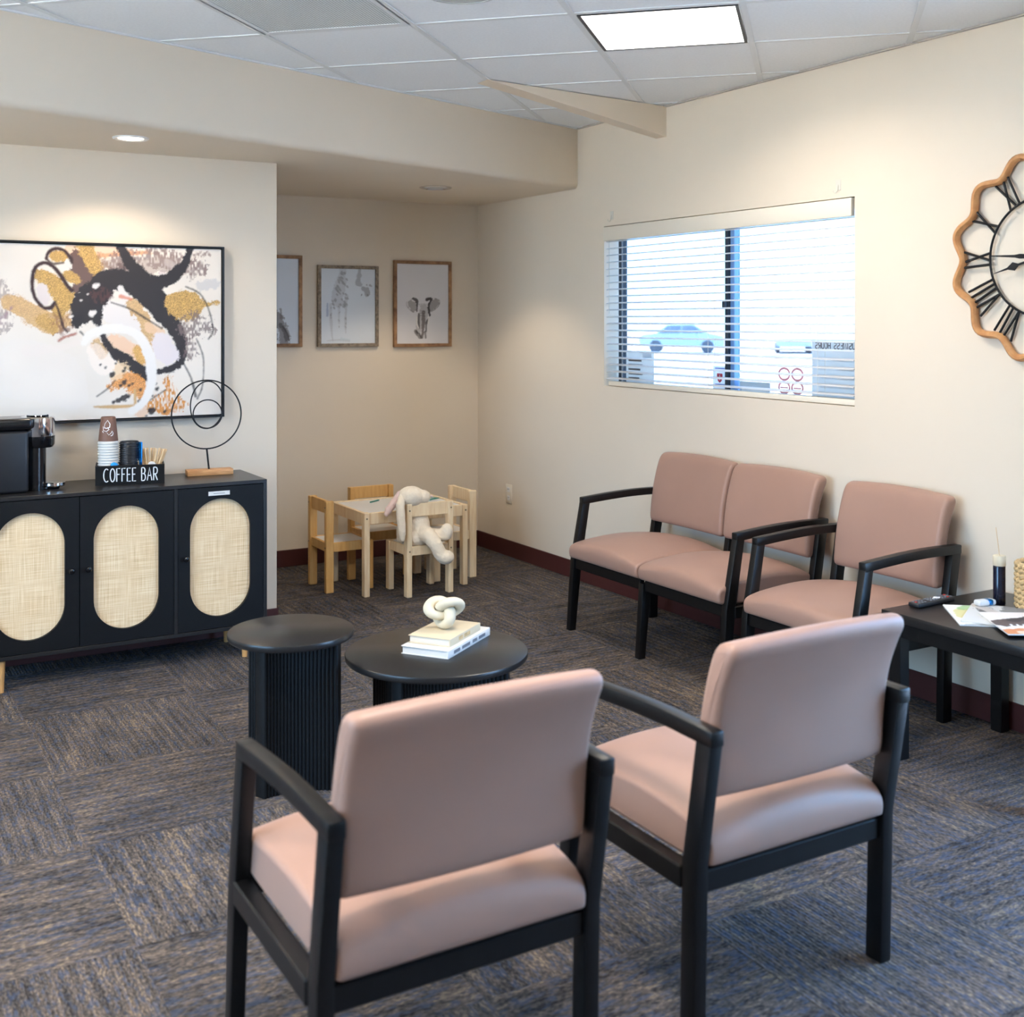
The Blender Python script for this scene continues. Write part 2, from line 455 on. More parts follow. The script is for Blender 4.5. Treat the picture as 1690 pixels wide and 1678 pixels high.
# underside and top back to the walls
k = len(V); V += [(0, 0, ZS), (XA, 0, ZS), (XA, YW, ZS), (XL, YW, ZS)]
F.append([rows[-1][0], rows[-1][1], k, k + 1, k + 2, k + 3])
k2 = len(V); V += [(0, 0, ZC + .1), (XA, 0, ZC + .1), (XA, YW, ZC + .1), (XL, YW, ZC + .1)]
F.append([rows[0][0], rows[0][1], k2, k2 + 1, k2 + 2, k2 + 3])
for a in range(3): F.append([k + a, k + a + 1, k2 + a + 1, k2 + a])
F.append([r[0] for r in rows] + [k + 3, k2 + 3]); F.append([r[1] for r in rows] + [k, k2])
m.add(V, F); struct('soffit', m, 'wall', 'dropped soffit crossing the corner at a slant')

# tapered stub of beam coming out of the wall
V = [(-1.122, -2.135, ZC), (-1.119, -2.03, ZC), (0, -1.927, ZC), (0, -2.013, ZC), (0, -1.927, 2.437), (0, -2.013, 2.437)]
struct('trim_1', MB().add(V, [[0, 1, 2, 3], [0, 3, 5], [1, 4, 2], [0, 5, 4, 1], [2, 4, 5, 3]]), 'wall', 'beige wedge-shaped beam end under the ceiling', smooth=None)

# baseboards (thin rubber cove)
struct('baseboard_right', MB().span((-0.008, DY1, 0.0), (0, 0, .102), 0.002, 1), 'base', 'maroon rubber baseboard under the window wall')
struct('baseboard_back', MB().span((XA, -0.008, 0.0), (-0.008, 0, .102), 0.002, 1), 'base', 'maroon rubber baseboard of the play corner')
struct('baseboard_coffee', MB().span((XL, YW - 0.008, 0.0), (XA, YW, .102), 0.002, 1), 'base', 'maroon rubber baseboard behind the cabinet')
struct('baseboard_alcove', MB().span((XA, YW, 0.0), (XA + .008, -.008, .102), 0.002, 1), 'base', 'maroon rubber baseboard at the alcove side')

# floor: slab and carpet tiles laid quarter-turned
floor = struct('floor', MB().span((XL - .1, YR - .1, -0.12), (T, T, -0.007)), 'concrete', 'floor of patterned blue and taupe carpet tiles', smooth=None)
TS = 0.61; cache = {}
i0 = int(math.floor((XL + 3.09) / TS)) - 1; j0 = int(math.floor((YR + 2.11) / TS)) - 1
rects = [(XL, 0.0, YR, YW), (XA, 0.0, YW, 0.0)]
for i in range(i0, 8):
    for j in range(j0, 6):
        ax, bx_ = -3.09 + i * TS, -3.09 + (i + 1) * TS; ay, by = -2.11 + j * TS, -2.11 + (j + 1) * TS
        for (rx0, rx1, ry0, ry1) in rects:
            x0, x1, y0, y1 = max(ax, rx0), min(bx_, rx1), max(ay, ry0), min(by, ry1)
            if x1 - x0 < 0.01 or y1 - y0 < 0.01: continue
            turned = (i + j) % 2 == 0
            g = 0.0002
            w_, h_ = round(x1 - x0 - 2 * g, 4), round(y1 - y0 - 2 * g, 4)
            if turned: w_, h_ = h_, w_
            key = (w_, h_)
            if key not in cache: cache[key] = MB().box((0, 0, -0.0035), (w_, h_, 0.007), 0.0006, 1).mesh('carpet_tile', 'carpet', None)
            child('carpet_tile', cache[key], floor, ((x0 + x1) / 2, (y0 + y1) / 2, 0), (0, 0, PI / 2 if turned else 0))

# ceiling: slab, lay-in tiles and bars, turned 45 degrees to the walls
ceil = struct('ceiling', MB().span((XL - .1, YR - .1, ZC + .09), (T, T, ZC + .16)), 'tile', 'suspended ceiling of square white tiles set diagonally', smooth=None)
q = math.sqrt(0.5); E1 = (q, q); E2 = (q, -q); GS = 0.605; A0, B0 = -2.71, 0.105
def ab(a, b): return (a * E1[0] + b * E2[0], a * E1[1] + b * E2[1])
planes = [(1, 0, -0.001), (-1, 0, -XL), (0, -1, -YR), (-SK, 1, SO - 0.001)]
LIGHTS = [(-1, 2), (-5, 2), (-5, -2), (-9, 2)]
VENT = (-2, 0)
special = set(LIGHTS + [VENT])
lightcells = []
for i in range(-22, 8):
    for j in range(-14, 18):
        a0, a1, b0, b1 = A0 + i * GS, A0 + (i + 1) * GS, B0 + j * GS, B0 + (j + 1) * GS
        h = 0.006
        poly = clip_poly([ab(a0 + h, b0 + h), ab(a1 - h, b0 + h), ab(a1 - h, b1 - h), ab(a0 + h, b1 - h)], planes)
        if not poly or parea(poly) < 2e-4: continue
        if (i, j) in special:
            c = ab((a0 + a1) / 2, (b0 + b1) / 2)
            full = parea(poly) > 0.34
            if (i, j) in LIGHTS and full: lightcells.append((i, j, c))
            if full: continue
        cx = sum(p[0] for p in poly) / len(poly); cy = sum(p[1] for p in poly) / len(poly)
        me = MB().prism([(p[0] - cx, p[1] - cy) for p in poly], 0.0, 0.016).mesh('ceiling_tile', 'tile', None)
        child('ceiling_tile', me, ceil, (cx, cy, ZC + 0.004))
bw = 0.012
for i in range(-22, 9):
    for axis in (0, 1):
        p0 = (A0 if axis == 0 else B0) + i * GS
        if axis == 0: poly = [ab(p0 - bw, -9), ab(p0 + bw, -9), ab(p0 + bw, 12), ab(p0 - bw, 12)]
        else: poly = [ab(-14, p0 - bw), ab(-14, p0 + bw), ab(4, p0 + bw), ab(4, p0 - bw)]
        poly = clip_poly(poly, planes)
        if not poly: continue
        z = 0.0 if axis == 1 else 0.0005
        cx = sum(p[0] for p in poly) / len(poly); cy = sum(p[1] for p in poly) / len(poly)
        me = MB().prism([(p[0] - cx, p[1] - cy) for p in poly], 0.0, 0.0035).mesh('ceiling_bar', 'tee', None)
        child('ceiling_bar', me, ceil, (cx, cy, ZC + z))
# wall angle strips
struct('trim_2', MB().span((-0.016, YR, ZC - .004), (0, sof(0), ZC + .003)), 'angle', 'thin metal angle strip along the window wall ceiling', smooth=None)
m = MB(); dn = Vector((SK, -1)).normalized() * 0.014
poly = [(XL, sof(XL)), (-0.02, sof(-0.02)), (-0.02 + dn.x, sof(-0.02) + dn.y), (XL + dn.x, sof(XL) + dn.y)]
struct('trim_3', m.prism(poly, ZC - .003, ZC + .003), 'tee', 'thin metal angle strip along the soffit', smooth=None)

# ceiling lights
GRID_ROT = math.radians(45)
for n_, (i, j, c) in enumerate(lightcells):
    lab = 'square lit ceiling light panel with black frame' if (i, j) == (-1, 2) else 'square ceiling light panel outside the picture'
    t = thing('ceiling_light', lab, 'ceiling light', (c[0], c[1], ZC), (0, 0, GRID_ROT), 'square ceiling lights')
    hw, fw_ = 0.287, 0.012
    fm = MB()
    for s in (-1, 1):
        fm.span((s * hw - fw_ * (s > 0), -hw, -0.002), (s * hw + fw_ * (s < 0), hw, 0.02)); 
        fm.span((-hw + fw_, s * hw - fw_ * (s > 0), -0.002), (hw - fw_, s * hw + fw_ * (s < 0), 0.02))
    fm.obj('frame', 'troffer', t, None)
    MB().span((-hw + fw_, -hw + fw_, 0.0), (hw - fw_, hw - fw_, 0.006)).obj('diffuser', 'lens', t, None)
    area('ceiling_lamp', (c[0], c[1], ZC - 0.006), (0, 0, GRID_ROT), 0.54, 0.54, TROF * (0.6 if (i, j) == (-1, 2) else (0.25 if i < -6 else 1.2)), LAMPC, spread=math.radians(SPREAD))
i, j = VENT; c = ab(A0 + (i + .5) * GS, B0 + (j + .5) * GS)
t = thing('return_vent', 'grey perforated metal air vent panel in the ceiling', 'vent', (c[0], c[1], ZC), (0, 0, GRID_ROT))
MB().span((-.275, -.275, 0.002), (.275, .275, .006)).obj('perforated_panel', 'perf', t, None)
m = MB()
for s in (-1, 1): m.span((s * .297, -.297, 0), (s * .27, .297, .008)); m.span((-.27, s * .297, 0), (.27, s * .27, .008))
m.obj('frame', 'tee', t, None)
c = ab(-3.68, 1.01)
t = thing('ceiling_speaker', 'round grey ceiling speaker grille at the top edge', 'speaker', (c[0], c[1], ZC + .004))
MB().lathe([(0, 0), (.135, 0), (.137, -.003), (.128, -.008), (.118, -.009), (.118, -.007)], 48).obj('rim', 'grillerim', t)
MB().lathe([(0, -.0065), (.118, -.0065), (.118, -.006), (0, -.006)], 40).obj('grille', 'perf', t)

# recessed downlights in the soffit
def downlight(x, y, r, lit, label, energy, cone):
    t = thing('downlight', label, 'downlight', (x, y, ZS), group='recessed soffit downlights')
    MB().lathe([(r, 0.0), (r, -.004), (r * .93, -.007), (r * .72, -.003), (r * .7, .0)], 40).obj('trim_ring', 'white' if lit else 'chrome', t)
    MB().lathe([(r * .71, -.0035), (r * .4, -.008), (0.0, -.009)], 32).obj('bulb', 'warmlens' if lit else 'unlit', t)
    if energy:
        l = bpy.data.lights.new('downlight_lamp', 'SPOT'); l.energy = energy; l.color = (1.0, .83, .62); l.spot_size = math.radians(cone); l.spot_blend = .4; l.shadow_soft_size = .03
        o = bpy.data.objects.new('downlight_lamp', l); C.objects.link(o); o.location = (x, y, ZS - .02)
downlight(-2.636, -1.80, .073, True, 'lit recessed downlight above the abstract painting', SPOT, 138)
downlight(-0.733, -.832, .093, False, 'deep chrome recessed downlight above the play corner', ALCOVE_FILL, 105)  # fixture itself unlit; its spot is added to brighten the play corner

# ------------------------------------------------------------------ window
win = thing('window_1', 'sliding window with white blinds', 'window', kind='structure'); del win['category']
fx = 0.085
MB().span((fx, WY1 - .045, WZ0), (fx + .04, WY1 - .02, WZ1)).span((fx, WY0 + .01, WZ0), (fx + .04, WY0 + .035, WZ1)).span((fx, WY0, WZ1 - .025), (fx + .04, WY1, WZ1)).span((fx, WY0, WZ0), (fx + .04, WY1, WZ0 + .02)).obj('window_frame', 'winframe', win, None)
MB().span((fx - .012, -2.402, WZ0 + .02), (fx + .03, -2.382, WZ1 - .025)).obj('meeting_stile', 'winframe', win, None)
MB().span((fx + .005, -2.432, WZ0 + .02), (fx + .04, -2.403, WZ1 - .025)).obj('sash_stile', 'bluealu', win, None)
MB().span((fx - .03, -2.4, 1.545), (fx - .012, -2.378, 1.585), .003, 1).obj('latch', 'winframe', win)
MB().span((fx + .02, WY1 - .045, WZ0 + .02), (fx + .024, -2.40, WZ1 - .025)).obj('pane', 'dimglass', win, None)
MB().span((fx + .03, -2.43, WZ0 + .02), (fx + .034, WY0 + .035, WZ1 - .025)).obj('pane', 'dimglass', win, None)
d2 = thing('door_1', 'glazed entrance outside the picture', 'door', kind='structure'); del d2['category']
m = MB()
for y in (DY0 + .04, -5.9, DY1 - .04): m.span((.04, y - .03, .0), (.09, y + .03, DZ1))
m.span((.04, DY0, 0), (.09, DY1, .1)); m.span((.04, DY0, DZ1 - .06), (.09, DY1, DZ1))
m.obj('door_frame', 'winframe', d2, None)
for a, b in ((DY0 + .07, -5.93), (-5.87, DY1 - .07)): MB().span((.06, a, .1), (.066, b, DZ1 - .06)).obj('pane', 'glass', d2, None)

w2 = thing('window_2', 'wide unseen side window added for daylight', 'window', kind='structure'); del w2['category']
m = MB()
for y in (LY0 + .02, -4.4, LY1 - .02): m.span((XL - .1, y - .02, LZ0), (XL - .05, y + .02, LZ1))
m.obj('window_frame', 'winframe', w2, None)
for y0_, y1_ in ((LY0 + .04, -4.42), (-4.38, LY1 - .04)): MB().span((XL - .08, y0_, LZ0), (XL - .074, y1_, LZ1)).obj('pane', 'warmglass', w2, None)
bl = thing('window_blind', 'white horizontal slat blind hanging in the window', 'blind', (0.03, (WY0 + WY1) / 2, WZ0))
yc = (WY0 + WY1) / 2; hl = (WY1 - WY0) / 2
MB().span((-.034, -hl + .016, WZ1 - WZ0 - .082), (-.012, hl + .004, WZ1 - WZ0 - .004), .003, 2).obj('valance', 'blind', bl)
MB().span((-.01, -hl + .02, WZ1 - WZ0 - .045), (.03, hl - .01, WZ1 - WZ0 - .004)).obj('headrail', 'blind', bl, None)
NS = 21; z_lo, z_hi = .045, .80
def slat_mesh():
    V = []; n = 6; L = hl - .012
    for s in (-1, 1):
        for k in range(n + 1):
            u = -1 + 2 * k / n; V.append((u * .024, s * L, .0035 * (1 - u * u)))
        for k in range(n + 1):
            u = 1 - 2 * k / n; V.append((u * .024, s * L, .0035 * (1 - u * u) - .0026))
    N = 2 * (n + 1); F = [[k, (k + 1) % N, N + (k + 1) % N, N + k] for k in range(N)] + [list(range(N))[::-1], [N + k for k in range(N)]]
    return MB().add(V, F).mesh('slat', 'slat', 40)
sm = slat_mesh()
for k in range(NS):
    child('slat', sm, bl, (0, 0, z_lo + (z_hi - z_lo) * k / (NS - 1)), (0, math.radians(-6), 0))
MB().span((-.022, -hl + .004, .003), (.026, hl - .028, .028), .003, 2).obj('bottom_rail', 'blind', bl)
for y in (-hl + .22, 0.04, hl - .16):
    for x in (-.022, .022): MB().tube([(x, y, .02), (x, y, .86)], .0008, 5).obj('ladder_cord', 'blind', bl)
MB().tube([(-.03, hl - .05, .84), (-.032, hl - .052, .4)], .0022, 6).obj('tilt_wand', 'clear', bl)

# adhesive hooks above the window
for y, lab in ((-1.53, 'small clear adhesive hook above the left end of the blind'), (-3.197, 'small clear adhesive hook above the right end of the blind')):
    t = thing('wall_hook', lab, 'hook', (0, y, 2.057), WIN_ROT, 'adhesive wall hooks')
    MB().box((0, .012, .001), (.03, .045, .002), .0008, 1).obj('pad', 'clear', t)
    MB().tube([(0, .012, .003), (0, -.012, .006), (-.004, -.022, .012), (-.012, -.02, .016), (-.016, -.01, .016)], .0016, 6).obj('hook', 'clear', t)
# wall outlet
t = thing('wall_outlet', 'cream electrical outlet plate low on the window wall', 'outlet', (0, -.412, .395), WIN_ROT)
MB().box((0, 0, .003), (.072, .118, .006), .002, 2).obj('plate', 'blind', t)
for s in (-1, 1):
    f_ = MB().box((0, s * .026, .0065), (.034, .03, .002), .0008, 1).obj('socket', 'white', t)
    for u in (-.006, .006): MB().box((u, s * .026 + .003, .0078), (.0022, .008, .0008)).obj('slot', 'plastic', f_, None)

# stroke lettering ------------------------------------------------------------
def arc(cx, cy, rx, ry, a0, a1, n=10): return [(cx + rx * math.cos(math.radians(a0 + (a1 - a0) * k / n)), cy + ry * math.sin(math.radians(a0 + (a1 - a0) * k / n))) for k in range(n + 1)]
GL = {
 'A': [[(0, 0), (.5, 1), (1, 0)], [(.2, .38), (.8, .38)]],
 'B': [[(0, 0), (0, 1)], [(0, 1)] + arc(.45, .77, .45, .23, 90, -90) + [(0, .54)], [(0, .54)] + arc(.5, .27, .5, .27, 90, -90) + [(0, 0)]],
 'C': [arc(.6, .5, .6, .5, 55, 305, 14)],
 'E': [[(1, 1), (0, 1), (0, 0), (1, 0)], [(0, .52), (.8, .52)]],
 'F': [[(1, 1), (0, 1), (0, 0)], [(0, .55), (.8, .55)]],
 'H': [[(0, 0), (0, 1)], [(1, 0), (1, 1)], [(0, .5), (1, .5)]],
 'I': [[(.5, 0), (.5, 1)]],
 'N': [[(0, 0), (0, 1), (1, 0), (1, 1)]],
 'O': [arc(.5, .5, .5, .5, 0, 360, 20)],
 'R': [[(0, 0), (0, 1)], [(0, 1)] + arc(.5, .74, .5, .26, 90, -90) + [(0, .48)], [(.4, .48), (1, 0)]],
 'S': [arc(.5, .75, .5, .25, 30, 270, 10) + arc(.5, .25, .5, .25, 90, -150, 10)],
 'U': [[(0, 1), (0, .35)] + arc(.5, .35, .5, .35, 180, 360, 10) + [(1, 1)]],
}
def letter(ch, w_, h_, sw, x, y, mirror=1, th=.0012):
    mb = MB()
    for st_ in GL[ch]:
        mb.tube([(mirror * (x + p[0] * w_), y + p[1] * h_, 0) for p in st_], sw, 6, flat=(th / sw, 1), up=(0, 0, 1))
    return mb

# signs stuck on the inside of the glass, read from outside
SX = fx + .012
t = thing('paper_sign', 'grey BUSINESS HOURS sign seen mirrored from behind on the right pane', 'sign', (SX + .01, -2.935, 1.15), WIN_ROT)
MB().span((0, 0, -.001), (.318, .255, 0)).obj('sheet', 'sign', t, None)
x = .02
word = 'BUSINESS HOURS'[::-1]
for ch in word:
    if ch == ' ': x += .016; continue
    lw = .006 if ch == 'I' else .0135
    letter(ch, lw, .028, .0026, -(x + lw), .215, -1, .0008).obj('letter', 'signtext', t)
    x += lw + .0058
for k in range(4): MB().span((.05, .04 + k * .04, .0), (.26, .052 + k * .04, .0008)).obj('text_line', 'signwhite', t, None)
t = thing('paper_sign', 'grey notice with pale text lines on the left pane', 'sign', (SX, -1.53, 1.15), WIN_ROT)
MB().span((0, 0, -.001), (.25, .165, 0)).obj('sheet', 'sign', t, None)
for k, (a, b) in enumerate(((.02, .12), (.02, .15), (.02, .13), (.02, .15), (.02, .14), (.15, .23))):
    MB().span((a, .02 + k * .024, 0), (b, .03 + k * .024 + (.012 if k == 5 else 0), .0008)).obj('text_line', 'signtext' if k < 5 else 'signwhite', t, None)
t = thing('paper_sign', 'small white notice with red emblem beside the middle window stile', 'sign', (SX - .008, -2.275, 1.15), WIN_ROT)
MB().span((0, 0, -.001), (.102, .115, 0)).obj('sheet', 'signwhite', t, None)
m = MB()
sh = [(-.02, .02), (-.02, -.002), (-.012, -.018), (0, -.026), (.012, -.018), (.02, -.002), (.02, .02)]
m.prism([(.05 + p[0], .058 + p[1]) for p in sh], 0, .001).obj('emblem', 'red', t, None)
MB().span((.048, .045, .0011), (.052, .072, .0016)).obj('emblem_bar', 'signwhite', t, None)
for k, y in enumerate((.012, .022, .092, .101)): MB().span((.015, y, 0), (.087, y + .005, .0008)).obj('text_line', 'bluep', t, None)
t = thing('window_decal', 'faded pink lantern pattern print on the right pane', 'decal', (SX + .01, -2.72, 1.15), WIN_ROT)
for a in (0, .085):
    for b in (0, .062):
        MB().tube([(a + .07 * math.cos(u) / 2 + .037, b + .03 + .027 * math.sin(u), 0) for u in [2 * PI * k / 18 for k in range(18)]], .005, 6, True, flat=(.15, 1), up=(0, 0, 1)).obj('motif', 'pink', t)
        MB().span((a + .012, b + .026, 0), (a + .062, b + .032, .0008)).obj('motif_bar', 'pink', t, None)
tag(MB().span((0, 0, -.003), (.21, .045, 0)).obj('name_plate', 'sign', None, None, loc=(SX + .02, -2.44, 1.15), rot=WIN_ROT), 'low grey plate leaning at the foot of the right pane', 'plate')

# ------------------------------------------------------------------ outdoors, washed out by daylight
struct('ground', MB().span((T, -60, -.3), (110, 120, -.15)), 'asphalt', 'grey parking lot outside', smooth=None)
struct('pavement', MB().span((-50, -40, -.3), (XL - .14, 40, -.15)), 'concrete', 'pale pavement outside the side window', smooth=None)
def car(name, label, loc, rz, paint):
    t = thing(name, label, 'car', loc, (0, 0, rz), 'parked cars')
    side = [(-2.1, .35), (-2.15, .75), (-1.9, .92), (-1.3, .98), (-.7, 1.42), (.6, 1.45), (1.3, 1.0), (2.05, .86), (2.15, .55), (2.1, .3)]
    V = []; n = len(side)
    for yy, sh_ in ((-.85, 0), (-.78, 1), (.78, 1), (.85, 0)):
        for x_, z_ in side: V.append((x_, yy * (.86 if z_ > 1.2 else 1), z_))
    F = [[a * n + k, a * n + (k + 1) % n, (a + 1) * n + (k + 1) % n, (a + 1) * n + k] for a in range(3) for k in range(n)] + [list(range(n)), [3 * n + k for k in range(n)]]
    MB().add(V, F).obj('body', paint, t, 30)
    for s in (-1, 1):
        MB().prism([(-1.15, 1.0), (-.66, 1.36), (-.05, 1.38), (-.05, 1.0)], 0, .02, Matrix.Translation((0, s * .84 + .0, 0)) @ Matrix.Rotation(PI / 2, 4, 'X')).obj('side_window', 'carglass', t, None)
        MB().prism([(.05, 1.0), (.05, 1.38), (.56, 1.38), (1.1, 1.02)], 0, .02, Matrix.Translation((0, s * .84, 0)) @ Matrix.Rotation(PI / 2, 4, 'X')).obj('side_window', 'carglass', t, None)
        for x_ in (-1.3, 1.3):
            MB().lathe([(.0, -.1), (.3, -.1), (.33, -.06), (.33, .06), (.3, .1), (0, .1)], 24, mat=Matrix.Translation((x_, s * .78, .33)) @ Matrix.Rotation(PI / 2, 4, 'X')).obj('wheel', 'cartyre', t)
    return t
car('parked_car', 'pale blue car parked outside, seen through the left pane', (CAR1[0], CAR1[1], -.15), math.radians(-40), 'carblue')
car('parked_car', 'silver car parked outside, seen through the right pane', (CAR2[0], CAR2[1], -.15), math.radians(48), 'cargrey')
